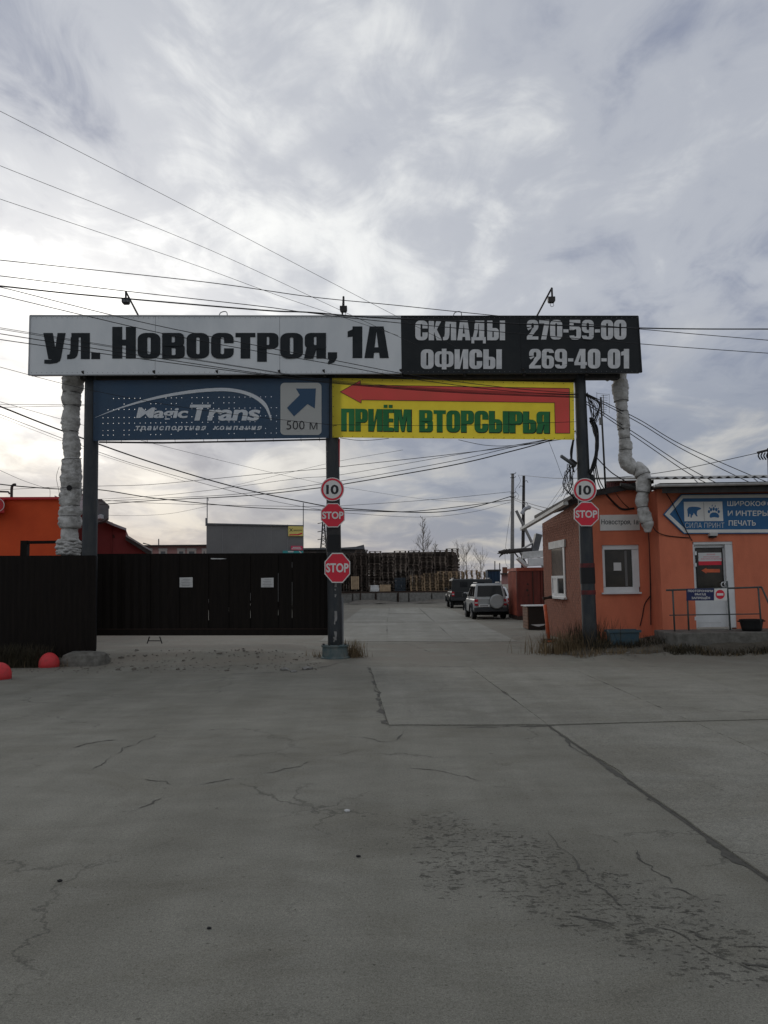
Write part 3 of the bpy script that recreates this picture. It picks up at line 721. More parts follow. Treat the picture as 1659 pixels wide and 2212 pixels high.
for j in range(len(hy)):
    for i in range(len(hx)):
        pr = .82
        if j == 1: pr = .55 if i < 22 else .35
        if j == 6: pr = .5
        if random.random() < pr: skip.add((1 + 2 * i, 1 + 2 * j))
banner_mesh(BC, xl, yl, skip).build('sheet', MATS['banner_blue'], blue)
arc_c = [(30, 305, 1), (200, 240, 10), (400, 182, 16), (600, 143, 20), (800, 121, 22), (950, 124, 22), (1080, 158, 24), (1165, 222, 27), (1203, 320, 14)]
top = crom([(x, y - t_ / 2 if x < 1000 else y - t_ / 2.6, 0) for x, y, t_ in arc_c], 6); botp = crom([(x - (0 if x < 1000 else t_ / 2.4), y + t_ / 2, 0) for x, y, t_ in arc_c], 6)
mb = MB()
for k in range(len(top) - 1): mb.poly([bq(*Z5(q.x, q.y), .012) for q in (top[k], top[k + 1], botp[k + 1], botp[k])])
mb.build('arc', MATS['banner_print'], blue)
def zt(s, x0, y0, x1, y1, m, bold, shear=0.0, sp_=1.0, par=None, off=.012):
    a = Z5(x0, y0); b_ = Z5(x1, y1); mb = MB(); fat = abs(bold) if bold > .045 else 0
    for q in ((-1, 0, 1) if fat else (0,)): put_text(mb, s, lambda x, y: bq(x + q * fat * 13, y + abs(q) * .3, off + .0012 * (q + 1)), (*a, *b_), .02 if fat else bold, shear, sp_)
    mb.build('lettering', MATS[m], par or blue)
zt('Magic', 300, 238, 655, 328, 'banner_print', .05, .06, .94); zt('Trans', 640, 219, 1138, 325, 'banner_print', .06, .05, .94)
zt('транспортная', 293, 360, 768, 398, 'banner_print', .035, .02, 1.3); zt('компания', 818, 360, 1138, 387, 'banner_print', .035, .02, 1.35)
mb = MB(); a = Z5(1260, 74); b_ = Z5(1532, 420); mb.poly([bq(x, y, .012) for x, y in rloop(a[0], a[1], b_[0], b_[1], [9] * 4)]); mb.build('white_field', MATS['banner_white'], blue)
mb = MB(); pa = [(1362, 112), (1495, 112), (1488, 245), (1440, 215), (1350, 297), (1303, 240), (1388, 155)]
cA = (1400, 180)
mb.poly([bq(*Z5(*p), .018) for p in (pa[0], pa[1], pa[2], pa[3], pa[6])]); mb.poly([bq(*Z5(*p), .0185) for p in (pa[3], pa[4], pa[5], pa[6])]); mb.build('arrow', MATS['print_blue'], blue)
zt('500 м', 1300, 326, 1505, 384, 'print_black', -.006, off=.018)
mb = MB(); mb.tube([bq(214, 955, -.02), bq(350, 956.5, -.02), bq(520, 953.5, -.02), bq(705, 949, -.02)], .022, 8); mb.build('bottom_rod', MATS['steel_dark'], blue, smooth=True)
for px in (230, 262, 318, 378, 440, 470, 530, 590, 650, 690):
    mb = MB(); y0 = 951 - (px - 200) * .012; mb.tube([bq(px, y0, .01), bq(px + .5, y0 + 8, .0)], .006, 5); mb.build('tie', MATS['cable'], blue)
grommets(BC, blue)

yel = thing('yellow_banner', 'yellow banner with red arrow and green lettering between the two right posts', 'banner', bq(980, 948))
YC = [(717.5, 816.5), (1239.5, 826.5), (1241, 950), (718, 945)]
banner_mesh(YC, [k / 40 for k in range(41)], [k / 10 for k in range(11)], set()).build('sheet', MATS['banner_yellow'], yel)
AR = [(734.8, 846.4), (778.5, 822), (778.5, 831.5), (1230, 839), (1231, 936), (1199.5, 936), (1198, 870), (780.4, 864), (780.4, 871)]
mb = MB(); mb.poly([bq(*p, .016) for p in (AR[0], AR[1], AR[8])])
n = 14
for k in range(n):
    f0, f1 = k / n, (k + 1) / n; L0 = lambda f: (778.5 + (1230 - 778.5) * f, 831.5 + 7.5 * f); L1 = lambda f: (780.4 + (1198 - 780.4) * f, 864 + 6 * f)
    mb.poly([bq(*q, .016) for q in (L0(f0), L0(f1), L1(f1), L1(f0))])
mb.poly([bq(*p, .016) for p in (AR[3], AR[4], AR[5], AR[6])]); mb.build('arrow', MATS['print_red'], yel)
mb = MB()
for k in range(len(AR)):
    a, b_ = Vector(AR[k]), Vector(AR[(k + 1) % len(AR)]); d = (b_ - a).normalized() * .6; nn = Vector((-d.y, d.x)); m_ = max(1, int((b_ - a).length / 30))
    for j in range(m_):
        p0 = a.lerp(b_, j / m_); p1 = a.lerp(b_, (j + 1) / m_); mb.poly([bq(q.x, q.y, .019) for q in (p0 - nn, p1 - nn, p1 + nn, p0 + nn)])
mb.build('arrow_outline', MATS['print_black'], yel)
yh = lambda x, y, off=0.0: bq(x, y + (x - 736) * .0125, .014 + off)
ys2 = lambda x, y, off=0.0: bq(x + 1.0, y + 1.2 + (x - 736) * .0125, .010 + off * .5)
for s_, bx in (('ПРИЁМ', (737, 882.5, 888, 930)), ('ВТОРСЫРЬЯ', (905.5, 883.5, 1186.5, 930))):
    put_block(s_, ys2, (bx[0] - 1.2, bx[1] - 1.2, bx[2] + 1, bx[3] + .8), 'letter_shadow', MATS['print_black'], yel, .025); put_block(s_, yh, bx, 'letter', MATS['print_green'], yel, .035)
grommets(YC, yel, 6, 24)

# ------------------------------------------------------------------ wrapped heating pipe: up one side, across, down the other
pipe = thing('wrapped_pipe', 'heating pipe wrapped in dirty white cloth rising over the gantry and down to the booth', 'pipe', gq(152, 1300, -.4))
def wrapped(pts, r, seg, name, seed, n=18):
    random.seed(seed); path = crom(pts, 14); L_ = 0; lens = [0]
    for k in range(1, len(path)): L_ += (path[k] - path[k - 1]).length; lens.append(L_)
    cuts = [0.0]; 
    while cuts[-1] < L_: cuts.append(cuts[-1] + random.uniform(*seg))
    fat = [random.uniform(.84, 1.16) for _ in cuts]; N_ = int(L_ / .022); cen = []; rad = []
    for k in range(N_ + 1):
        s = L_ * k / N_; i = max(j for j in range(len(lens)) if lens[j] <= s + 1e-9); i = min(i, len(path) - 2)
        f = (s - lens[i]) / max(1e-6, lens[i + 1] - lens[i]); cen.append(path[i].lerp(path[i + 1], f))
        j = max(q for q in range(len(cuts)) if cuts[q] <= s + 1e-9); nxt = cuts[j + 1] if j + 1 < len(cuts) else L_ + .3
        u = (s - cuts[j]) / (nxt - cuts[j]); rad.append(r * fat[j] * (.83 + .19 * (max(0, math.sin(math.pi * u)) ** (.3 + .6 * ((j * 37) % 5) / 5))) * (min(1, .35 + (L_ - s) * 2.2) if name == 'right_riser' else 1))
    mb = MB(); mb.tube(cen, rad, n)
    for vi in range(len(mb.v)):
        k = min(vi // n, N_); c_ = cen[k]; d = mb.v[vi] - c_; q = mb.v[vi]
        e = noise.noise(q * 3.4 + Vector((seed, 0, 0))) * .20 + noise.noise(Vector((q.x * 7, q.y * 7, q.z * 16 + q.x * 10)) + Vector((0, seed, 0))) * .12 - abs(noise.noise(q * 12)) * .10 + noise.noise(q * 30) * .03
        an = 2 * math.pi * (vi % n) / n; sk = k * .022; fold = math.sin(an + sk * 7 + 2.5 * noise.noise(q * 1.9)) ; e += .05 * (1 - abs(fold)) ** 3 * (1 + noise.noise(q * 4)) - .05 * max(0, math.sin(an * 2 - sk * 9 + 3 * noise.noise(q * 2.3))) ** 6
        mb.v[vi] = c_ + d * (1 + e)
    o = mb.build(name, MATS['wrap'], pipe, smooth=True)
    for s in cuts[1:-1]:
        k = min(N_ - 1, max(1, int(s / L_ * N_))); c_ = cen[k]; d = (cen[min(k + 1, N_)] - cen[k - 1]).normalized(); a = d.cross(Vector((.3, 1, .2))).normalized(); b_ = d.cross(a); tilt = random.uniform(-.25, .25)
        loop = [c_ + (a * math.cos(q * .449) + b_ * math.sin(q * .449)) * rad[k] * 1.045 + d * math.sin(q * .449) * tilt * r * .5 for q in range(15)]
        mt = MB(); mt.tube(loop, .008, 5); mt.build('tie_wire', MATS['wrap_tie'], pipe)
    return o
PO = -.45
wrapped([gq(148, 1235, PO), gq(148, 1200, PO), gq(150, 1160, PO), gq(152, 1080, PO), gq(155, 1000, PO), gq(153, 920, PO), gq(155, 850, PO), gq(158, 800, PO)], .235, (.22, .8), 'left_riser', 4, 22)
random.seed(9)
mb = MB()                                   # torn skirt at the foot of the left riser
for k in range(7):
    z_ = 1196 - k * 4.5; pts = []
    for q in range(19):
        a = 2 * math.pi * q / 18; c_ = gq(148, z_, PO); rr = .25 + .06 * noise.noise(Vector((math.cos(a) * 2, math.sin(a) * 2, k * 1.7))) + .015 * (k % 2)
        pts.append(c_ + Vector((rr * math.cos(a), rr * math.sin(a), .05 * noise.noise(Vector((math.cos(a) * 1.5, math.sin(a) * 1.5, k * 3.1))))))
    mb.tube(pts, .045, 6)
mb.build('torn_skirt', MATS['wrap'], pipe, smooth=True)
wrapped([gq(157, 806, PO), gq(300, 808, PO), gq(600, 806, PO), gq(900, 804, PO), gq(1200, 803, PO), gq(1341, 803, PO)], .20, (.35, .9), 'crossing', 6, 14)
wrapped([gq(1338, 796, PO), gq(1340, 845, PO), gq(1345, 900, PO), gq(1350, 960, PO), gq(1352, 992, PO), gq(1362, 1010, PO), gq(1380, 1016, -.40), gq(1391, 1030, -.32), gq(1390, 1055, -.30), gq(1387, 1085, -.30), gq(1391, 1112, -.30), gq(1398, 1132, -.30), gq(1400, 1150, -.30)], .185, (.2, .62), 'right_riser', 8, 20)
mb = MB(); c_ = gq(150, 1054, PO + .24); mb.tube([c_ + GP.n * .015, c_ - GP.n * .06], [.07, .05], 14); mb.build('open_hole', MATS['rubber'], pipe)

# ------------------------------------------------------------------ traffic signs on the posts
def sgn(name, label, cx, cy, rx, ry, off, group):
    return thing(name, label, 'road sign', gq(cx, cy + ry, off), group)
def circ(cx, cy, rx, ry, n=36, a0=0.0): return [(cx + rx * math.cos(a0 + 2 * math.pi * k / n), cy + ry * math.sin(a0 + 2 * math.pi * k / n)) for k in range(n)]
def plate(o, loop, off, th, m, name):
    mb = MB(); mb.prism([gq(x, y, off) for x, y in loop], GP.n * -th); return mb.build(name, MATS[m], o)
def speed_sign(cx, cy, r, label):
    o = sgn('speed_limit_sign', label, cx, cy, r, r, .24, 'speed limit signs')
    plate(o, circ(cx, cy, r, r), .24, .02, 'sign_white', 'plate')
    a = circ(cx, cy, r * .93, r * .93); b_ = circ(cx, cy, r * .77, r * .77); mb = MB()
    for k in range(36): mb.poly([gq(*q, .243) for q in (a[k], a[(k + 1) % 36], b_[(k + 1) % 36], b_[k])])
    mb.build('red_ring', MATS['sign_red'], o)
    mb = MB(); put_text(mb, '10', lambda x, y: gq(x, y, .243), (cx - r * .52, cy - r * .39, cx + r * .53, cy + r * .42), .03, 0.0, .88); mb.build('lettering', MATS['print_black'], o)
    mb = MB(); mb.obox(gq(cx, cy, .2), GP.u * .17, (0, 0, .02), GP.n * .02); mb.build('clamp', MATS['galv'], o)
speed_sign(718, 1057, 25.6, 'round speed limit 10 sign on the centre post above the stop signs')
speed_sign(1263.5, 1058.3, 25.5, 'round speed limit 10 sign on the right post beside the booth')
def stop_sign(cx, cy, rx, ry, label, off=.24):
    o = sgn('stop_sign', label, cx, cy, rx, ry, off, 'stop signs'); k = 1 / math.cos(math.pi / 8)
    plate(o, circ(cx, cy, rx * k, ry * k, 8, math.pi / 8), off, .02, 'sign_white', 'plate')
    mb = MB(); mb.poly([gq(*q, off + .003) for q in circ(cx, cy, rx * k * .93, ry * k * .93, 8, math.pi / 8)]); mb.build('red_field', MATS['sign_red'], o)
    mb = MB(); put_text(mb, 'STOP', lambda x, y: gq(x, y, off + .006), (cx - rx * .88, cy - ry * .31, cx + rx * .88, cy + ry * .31), .03); mb.build('lettering', MATS['sign_white'], o)
    mb = MB(); mb.obox(gq(cx, cy, off - .04), GP.u * .17, (0, 0, .02), GP.n * .02); mb.build('clamp', MATS['galv'], o)
stop_sign(719, 1113, 26, 26, 'red stop sign on the centre post right under the speed limit sign')
stop_sign(728.8, 1226.6, 27.7, 32.3, 'larger red stop sign low on the centre post at gate height', .30)
stop_sign(1266.7, 1110.4, 26.6, 26.2, 'red stop sign on the right post next to the booth')

# ------------------------------------------------------------------ gate and fence
GT = Plane(P(460, 1260, 20.35), R_(1.2))
tq = lambda x, y, off=0.0: GT.hit(x, y, off)
gate = thing('sliding_gate', 'almost black sheet metal sliding gate between the left and centre posts', 'gate', tq(460, 1374))
seams = [203, 262, 325, 388, 450.6, 494.5, 541, 601, 631, 691, 716]
top_y = lambda x: 1199.5 - (x - 200) * .005
slits = {450.6: [(1294, 1303), (1318, 1340)], 541: [(1281, 1298), (1304, 1335)], 601: [(1238, 1300), (1312, 1329)], 631: [(1214, 1226), (1257, 1335)], 494.5: [(1312, 1320)]}
for k in range(len(seams) - 1):
    x0, x1 = seams[k], seams[k + 1]; e = .36; mb = MB(); nr = max(2, int((x1 - x0) / 8)); prof = []
    for j in range(nr + 1):                   # ribbed sheet
        x = x0 + e + (x1 - x0 - 2 * e) * j / nr; prof.append((x, .018 if j % 2 else 0.0))
    for j in range(nr):
        (xa, oa), (xb, ob_) = prof[j], prof[j + 1]
        mb.poly([tq(xa, top_y(xa), oa), tq(xb, top_y(xb), ob_), tq(xb, 1360, ob_), tq(xa, 1360, oa)])
    mb.build('sheet_panel', MATS['gate_brown'], gate)
for x in seams[1:-1]:                          # cover strips behind the seams, open where light comes through
    y = 1200.0
    for a, b_ in slits.get(x, []) + [(1360, 1360)]:
        if a > y + 1: mb = MB(); mb.prism([tq(x - 2, y, -.03), tq(x + 2, y, -.03), tq(x + 2, a, -.03), tq(x - 2, a, -.03)], GT.n * -.01); mb.build('seam_strip', MATS['gate_brown'], gate)
        y = b_
mb = MB(); mb.bar(tq(204, 1366, .01), tq(714, 1365.5, .01), .07, .16); mb.build('bottom_rail', MATS['gate_brown'], gate, bevel=.01)
mb = MB(); mb.bar(tq(204, 1359, .04), tq(714, 1358.4, .04), .02, .012); mb.build('rail_lip', MATS['rust_dark'], gate)
mb = MB(); mb.bar(tq(203, 1199, -.03), tq(716, 1197, -.03), .06, .06); mb.build('top_rail', MATS['gate_brown'], gate)
mb = MB(); mb.bar(tq(203, 1200, -.03), tq(203, 1366, -.03), .06, .06); mb.bar(tq(714, 1198, -.03), tq(714, 1366, -.03), .06, .06); mb.build('side_rail', MATS['gate_brown'], gate)
mb = MB(); mb.prism([tq(455, 1205.6, .03), tq(480, 1206, .03), tq(490, 1207, .03), tq(478, 1208, .03), tq(456, 1208, .03)], GT.n * -.006); mb.build('slot_light', MATS['white_dirty'], gate)  # pale strip painted for the light showing through a slot in the sheet
for x0, y0, x1, y1, l in ((388, 1247, 416, 1268.5, 'left small pale notice plate with faint lines on the dark gate'), (564, 1248, 591, 1268.5, 'right small pale notice plate with faint lines on the dark gate')):
    o = thing('notice_plate', l, 'notice', tq((x0 + x1) / 2, y1, .03), 'notice plates on the gate')
    mb = MB(); mb.prism([tq(x0, y0 + .6, .034), tq(x1, y0, .034), tq(x1, y1, .034), tq(x0, y1, .034)], GT.n * -.012); mb.build('plate', MATS['white_dirty'], o)
    random.seed(int(x0))
    for k in range(5):
        y = y0 + 4 + k * 3.4; mb = MB(); a = x0 + 3 + random.uniform(0, 4); mb.poly([tq(a, y, .036), tq(x1 - 3 - random.uniform(0, 6), y - .2, .036), tq(x1 - 5, y + .8, .036), tq(a, y + .9, .036)]); mb.build('text_line', MATS['sign_back'], o)
FP = Plane(P(100, 1260, 19.15), R_(1.0))
fq = lambda x, y, off=0.0: FP.hit(x, y, off)
fence = thing('sheet_fence', 'almost black sheet metal fence left of the left gantry post', 'fence', fq(60, 1420))
x = -70.0
while x < 205:
    mb = MB(); x1 = min(x + 40, 207)
    for j in range(6):
        a, b_ = x + (x1 - x) * j / 6, x + (x1 - x) * (j + 1) / 6
        mb.poly([fq(a, 1202.5, .02 * (j % 2)), fq(b_, 1202.5, .02 * ((j + 1) % 2)), fq(b_, 1437, .02 * ((j + 1) % 2)), fq(a, 1437, .02 * (j % 2))])
    mb.build('sheet_panel', MATS['gate_brown'], fence); x = x1
mb = MB(); mb.bar(fq(-70, 1203, -.03), fq(207, 1202, -.03), .05, .05); mb.build('top_rail', MATS['gate_brown'], fence)
mb = MB(); c_ = P(62, 1200, 24.5)
fr = thing('carport', 'black steel portal frame behind the left fence before the orange building', 'carport', (P(54, 1260, 24.5).x, 24.5, 0))
x0, x1, z0, z1 = XZ(24.5, 47, 1168, 61, 1198); mb = MB(); mb.box(x0, x1, 24.4, 24.6, -.1, z1); mb.build('upright', MATS['gate_brown'], fr)
x0, x1, z0, z1 = XZ(24.5, 61, 1168, 178, 1174); mb = MB(); mb.box(x0 - .001, x1, 24.42, 24.58, z0, z1); mb.build('top_bar', MATS['gate_brown'], fr)
mb = MB(); mb.box(x1 - .15, x1, 24.43, 24.57, -.1, z0); mb.build('upright', MATS['gate_brown'], fr)

# red half-ball bollards
for px, py, l in ((105.9, 1442, 'whole red half-ball bollard on the asphalt near the fence'), (-1, 1468, 'red half-ball bollard cut by the left edge of the picture')):
    c_ = G(px, py); o = thing('dome_bollard', l, 'bollard', (c_.x, c_.y, 0), 'red half-ball bollards'); mb = MB(); rr = .225
    mb.lathe((c_.x, c_.y, 0), [(rr * 1.0, -.02), (rr * 1.0, .09)] + [(rr * math.cos(a), .09 + rr * 1.12 * math.sin(a)) for a in (.2, .4, .6, .8, 1.0, 1.2, 1.4, 1.52)], 28); mb.build('dome', MATS['red_plastic'], o, smooth=True)
    mb = MB(); mb.lathe((c_.x, c_.y, 0), [(rr * 1.05, -.02), (rr * 1.05, .012), (rr * .9, .014)], 28); mb.build('base_ring', MATS['concrete_old'], o)
# concrete footing by the left post
mb = MB(); c_ = gq(186, 1424, .62); random.seed(2)
sec = []
for z_, k in ((-.15, 1.0), (.12, .96), (.24, .88), (.31, .70)):
    sec.append([Vector((c_.x + k * x + random.uniform(-.03, .03), c_.y + k * y + random.uniform(-.03, .03), z_ + random.uniform(-.02, .02))) for x, y in ((-.50, -.3), (-.1, -.38), (.36, -.35), (.52, -.1), (.50, .2), (0, .3), (-.50, .25))])
mb.loft(sec); tag(mb.build('concrete_footing', MATS['concrete_dark'], bevel=.008), 'weathered concrete footing block at the foot of the left post', 'concrete block')
# small trestle seen under the gate
o = thing('steel_trestle', 'little black steel trestle lying under the gate', 'trestle', G(335, 1389))
mb = MB()
for a, b_ in (((318, 1390), (323, 1375)), ((350, 1390), (345, 1375))): mb = MB(); mb.bar(P(*a, 24.6), P(*b_, 24.6), .03, .03); mb.build('leg', MATS['steel_dark'], o)
mb = MB(); mb.bar(P(321, 1384, 24.6), P(348, 1384, 24.6), .03, .03); mb.build('crossbar', MATS['steel_dark'], o)

# ------------------------------------------------------------------ booth and orange building on the right
YB_, YF = 20.6, 21.4
def wbox(mbx, Y, x0, y0, x1, y1, front, back):      # pixel rectangle on the wall at depth Y, from Y - front to Y + back
    a, b_, c_, d_ = XZ(Y, x0, y0, x1, y1); mbx.box(a, b_, Y - front, Y + back, c_, d_); return mbx
def wq(Y): return lambda px, py, off=0.0: P(px, py, Y - off)
bld = thing('gatehouse', 'low orange gatehouse with brick side wall and slate roof right of the gantry', 'building', (P(1450, 1300, 21).x, 21.0, 0))
XL = P(1266, 1250, YF).x; XR = P(1405.5, 1250, YF).x; XE = 13.5
zt_f0, zt_f1 = P(1266, 1075, YF).z, P(1404, 1044, YF).z
wx0, wx1, wz0, wz1 = XZ(YF, 1302, 1177, 1382, 1280)
mb = MB()                                            # front wall with its window opening, 0.3 thick
zt_at = lambda x: zt_f0 + (zt_f1 - zt_f0) * (x - XL) / (XR - XL)
for x0, x1, z0, z1 in ((XL, wx0, -.2, None), (wx1, XR, -.2, None), (wx0, wx1, -.2, wz0), (wx0, wx1, wz1, None)):
    za, zb = (zt_at(x0), zt_at(x1)) if z1 is None else (z1, z1)
    mb.prism([(x0, YF, z0), (x1, YF, z0), (x1, YF, zb), (x0, YF, za)], (0, .3, 0))
mb.build('front_wall', MATS['orange_wall'], bld)
# brick side wall: courses of real bricks on a mortar core
rb = P(1170, 1131, 26.6); XBk = rb.x
zs0, zs1 = zt_f0 - .02, rb.z
side = MB(); side.prism([(XL + .02, YF + .004, -.2), (XL + .02, YF + .004, zs0), (XBk + .02, 26.6, zs1), (XBk + .02, 26.6, -.2)], (.25, 0, 0)); 
wa, wb = P(1192.5, 1240, 25.2), P(1220, 1240, 23.55)
dW = Vector((XBk - XL, 26.6 - YF, 0)); LW = dW.length; dW.normalize(); nW = Vector((-dW.y, dW.x, 0))
if nW.x > 0: nW = -nW
def side_s(px):                                      # distance along the brick wall for a pixel column
    d = ray(px, 1240); A = Vector((XL, YF, 0)); det = d.x * dW.y - d.y * dW.x; t_ = (A.x * dW.y - A.y * dW.x) / det; p = CAMPOS + d * t_
    return (Vector((p.x, p.y, 0)) - A).dot(dW)
s0, s1 = side_s(1221), side_s(1192); pm = Vector((XL, YF, 0)) + dW * ((s0 + s1) / 2)
def z_at(py, px, Y): return P(px, py, Y).z
wz_top, wz_bot = z_at(1184, 1206, pm.y), z_at(1289, 1206, pm.y)
side.build('side_wall', MATS['mortar'], bld)
bk = MB(); random.seed(31); z = -.05; row = 0
while z < 4.2:
    s = -.12 if row % 2 else 0.0
    while s < LW - .02:
        e0, e1 = max(s, .0), min(s + .25, LW); sm = (e0 + e1) / 2; ztop = zs0 + (zs1 - zs0) * sm / LW
        if e1 - e0 > .05 and z + .065 < ztop and not (s0 - .03 < sm < s1 + .03 and wz_bot < z + .03 < wz_top):
            pr = .009 + random.uniform(-.002, .002); a = Vector((XL + .02, YF, z)) + dW * e0; bk.prism([a, a + dW * (e1 - e0 - .008), a + dW * (e1 - e0 - .008) + nW * pr, a + nW * pr], (0, 0, .068))
        s += .26
    z += .077; row += 1
struct(bk.build('bricks', MATS['brick'], bld), 'stuff')
# corner return strip of orange paint
mb = MB(); mb.box(XL - .012, XL + .22, YF - .006, YF + .31, -.2, zt_f0 - .005); mb.build('corner_strip', MATS['brick'], bld)
# window in the brick wall
A0 = Vector((XL + .02, YF, 0))
def sw(mbx, sa, sb, za, zb, out, inn): 
    a = A0 + dW * sa; mbx.prism([a + nW * out + Vector((0, 0, za)), a + dW * (sb - sa) + nW * out + Vector((0, 0, za)), a + dW * (sb - sa) + nW * out + Vector((0, 0, zb)), a + nW * out + Vector((0, 0, zb))], -nW * (out + inn)); return mbx
win = sw(MB(), s0, s1, wz_bot, wz_top, .012, -.004).build('side_window', MATS['glass_dark'], bld)
sw(MB(), s0 - .15, s1 + .18, wz_top, wz_top + .22, .06, -.01).build('lintel', MATS['white_dirty'], win)
hm = wz_bot + (wz_top - wz_bot) * .43
for sa, sb, za, zb in ((s0, s0 + .16, wz_bot, wz_top), (s1 - .1, s1, wz_bot, hm), (s0 + .16, s1 - .1, wz_bot, wz_bot + .1), (s0 + .16, s1 - .1, hm - .08, hm), (s0 + (s1 - s0) * .55, s0 + (s1 - s0) * .55 + .1, wz_bot + .1, hm - .08)):
    sw(MB(), sa, sb, za, zb, .04, -.01).build('frame', MATS['white_plastic'], win)
sw(MB(), s0 - .08, s1 + .08, wz_bot - .06, wz_bot, .11, -.01).build('sill', MATS['white_plastic'], win)
sw(MB(), s0 + (s1 - s0) * .62, s1 - .12, wz_bot + .1, hm - .08, .02, -.012).build('lower_pane', MATS['paper'], win)
# front window
wf = wbox(MB(), YF, 1303, 1178, 1381, 1280, -.10, .115).build('front_window', MATS['glass_room'], bld)
for r_ in ((1302, 1177, 1382, 1187), (1302, 1268, 1382, 1280), (1302, 1187, 1308, 1268), (1367, 1187, 1382, 1268)):
    wbox(MB(), YF, *r_, -.045, .098).build('frame', MATS['white_plastic'], wf, bevel=.006)
wbox(MB(), YF, 1299.5, 1279.5, 1384, 1283, .09, .05).build('sill', MATS['white_plastic'], wf)
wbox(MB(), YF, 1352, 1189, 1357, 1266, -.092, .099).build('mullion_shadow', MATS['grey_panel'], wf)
wbox(MB(), YF, 1327.5, 1215, 1344, 1232.5, -.090, .094).build('paper_sheet', MATS['paper'], wf)
# building part with the door, stands forward
zB = P(1500, 1056, YB_).z
dx0, dx1, dz0, dz1 = XZ(YB_, 1500, 1170, 1587, 1356)
mb = MB()
for x0, x1, z0, z1 in ((XR, dx0, -.2, zB), (dx1, XE, -.2, zB), (dx0, dx1, dz1, zB)): mb.prism([(x0, YB_, z0), (x1, YB_, z0), (x1, YB_, z1), (x0, YB_, z1)], (0, .3, 0))
mb.build('door_wall', MATS['orange_wall'], bld)
mb = MB(); mb.box(XR, XR + .3, YB_ + .3, YF + 5, -.2, zB - .003); mb.build('return_wall', MATS['orange_wall'], bld)
# roofs
rz = P(1500, 1046, 20.0).z
mb = MB(); mb.box(XR - .12, XE, 19.98, YB_ + .2, zB, zB + .09); mb.build('soffit', MATS['roof_dark'], bld)
mb = MB(); mb.box(XR - .05, XE, 20.02, 20.06, zB - .16, zB - .001); mb.build('fascia', MATS['roof_dark'], bld)
mb = MB(); sl_, n = [], int((XE - XR + .3) / .0275)
for k in range(n + 1):
    x = XR - .25 + k * .0275; h = .028 * math.sin(k * math.pi * 2 / 8); sl_.append((x, h))
for k in range(n):
    (xa, ha), (xb, hb) = sl_[k], sl_[k + 1]; z0 = zB + .20
    mb.prism([(xa, 19.92, z0 + ha), (xb, 19.92, z0 + hb), (xb, 19.92, z0 + hb + .012), (xa, 19.92, z0 + ha + .012)], (0, 7.0, .9))
mb.build('slate_roof', MATS['slate'], bld)
g0, g1 = P(1413, 1047, 19.86), P(1720, 1041, 19.86)
mb = MB(); u_ = (g1 - g0); sec = []
for q in (0, 1):
    c_ = g0 + u_ * q; sec.append([c_ + Vector((0, .065 * math.cos(a), .062 * math.sin(a))) for a in [math.pi + i * math.pi / 8 for i in range(9)]] + [c_ + Vector((0, .05 * math.cos(a), .05 * math.sin(a))) for a in [2 * math.pi - i * math.pi / 8 for i in range(9)]])
mb.loft(sec); gut = mb.build('gutter', MATS['white_dirty'], bld)
for q in (.3, .72): mb = MB(); c_ = g0 + u_ * q; mb.bar(c_ + Vector((0, -.07, .02)), c_ + Vector((0, .12, .12)), .02, .012); mb.build('bracket', MATS['galv'], gut)
# roof slab of the booth
rp = [P(1236, 1068, 21.28), P(1412, 1036, 21.28), Vector((XR + .1, 27.2, P(1412, 1036, 21.28).z + .1)), P(1154, 1114, 27.2)]
mb = MB(); mb.prism([p + Vector((0, 0, -.10)) for p in rp], (0, 0, .10)); rfo = mb.build('booth_roof', MATS['roof_dark'], bld)
mb = MB(); mb.bar(P(1236, 1074, 21.26), P(1404, 1043, 21.26), .03, .16); mb.build('verge_board', MATS['pole_wood'], rfo)
mb = MB(); a, b_ = P(1222, 1087, 21.2), P(1127, 1143, 27.6)
mb.bar(a, b_, .13, .09); mb.build('loose_gutter', MATS['white_dirty'], rfo)
mb = MB(); random.seed(8)
for k in range(26):
    xx = P(1310 + k * 3.75, 1050, 24.0); zt_ = P(1350, 1040, 24).z; z0 = P(1350, 1064, 24).z - .6; mb.prism([(xx.x, 24, z0), (xx.x + .026, 24 - .02, z0), (xx.x + .026, 24 - .02, zt_), (xx.x, 24, zt_)], (0, .01, 0)); mb.prism([(xx.x + .026, 24 - .02, z0), (xx.x + .052, 24, z0), (xx.x + .052, 24, zt_), (xx.x + .026, 24 - .02, zt_)], (0, .01, 0))
mb.build('ribbed_parapet', MATS['sheet_pink'], bld)
mb = MB(); mb.bar(P(1308, 1040, 24), P(1407, 1038, 24), .05, .04); mb.build('parapet_cap', MATS['white_dirty'], bld)
mb = MB(); mb.tube([P(1340, 1047, 21.2), P(1358, 1052, 21.2), P(1375, 1056, 21.2)], [.05, .09, .05], 7); mb.build('tar_patch', MATS['roof_dark'], bld)
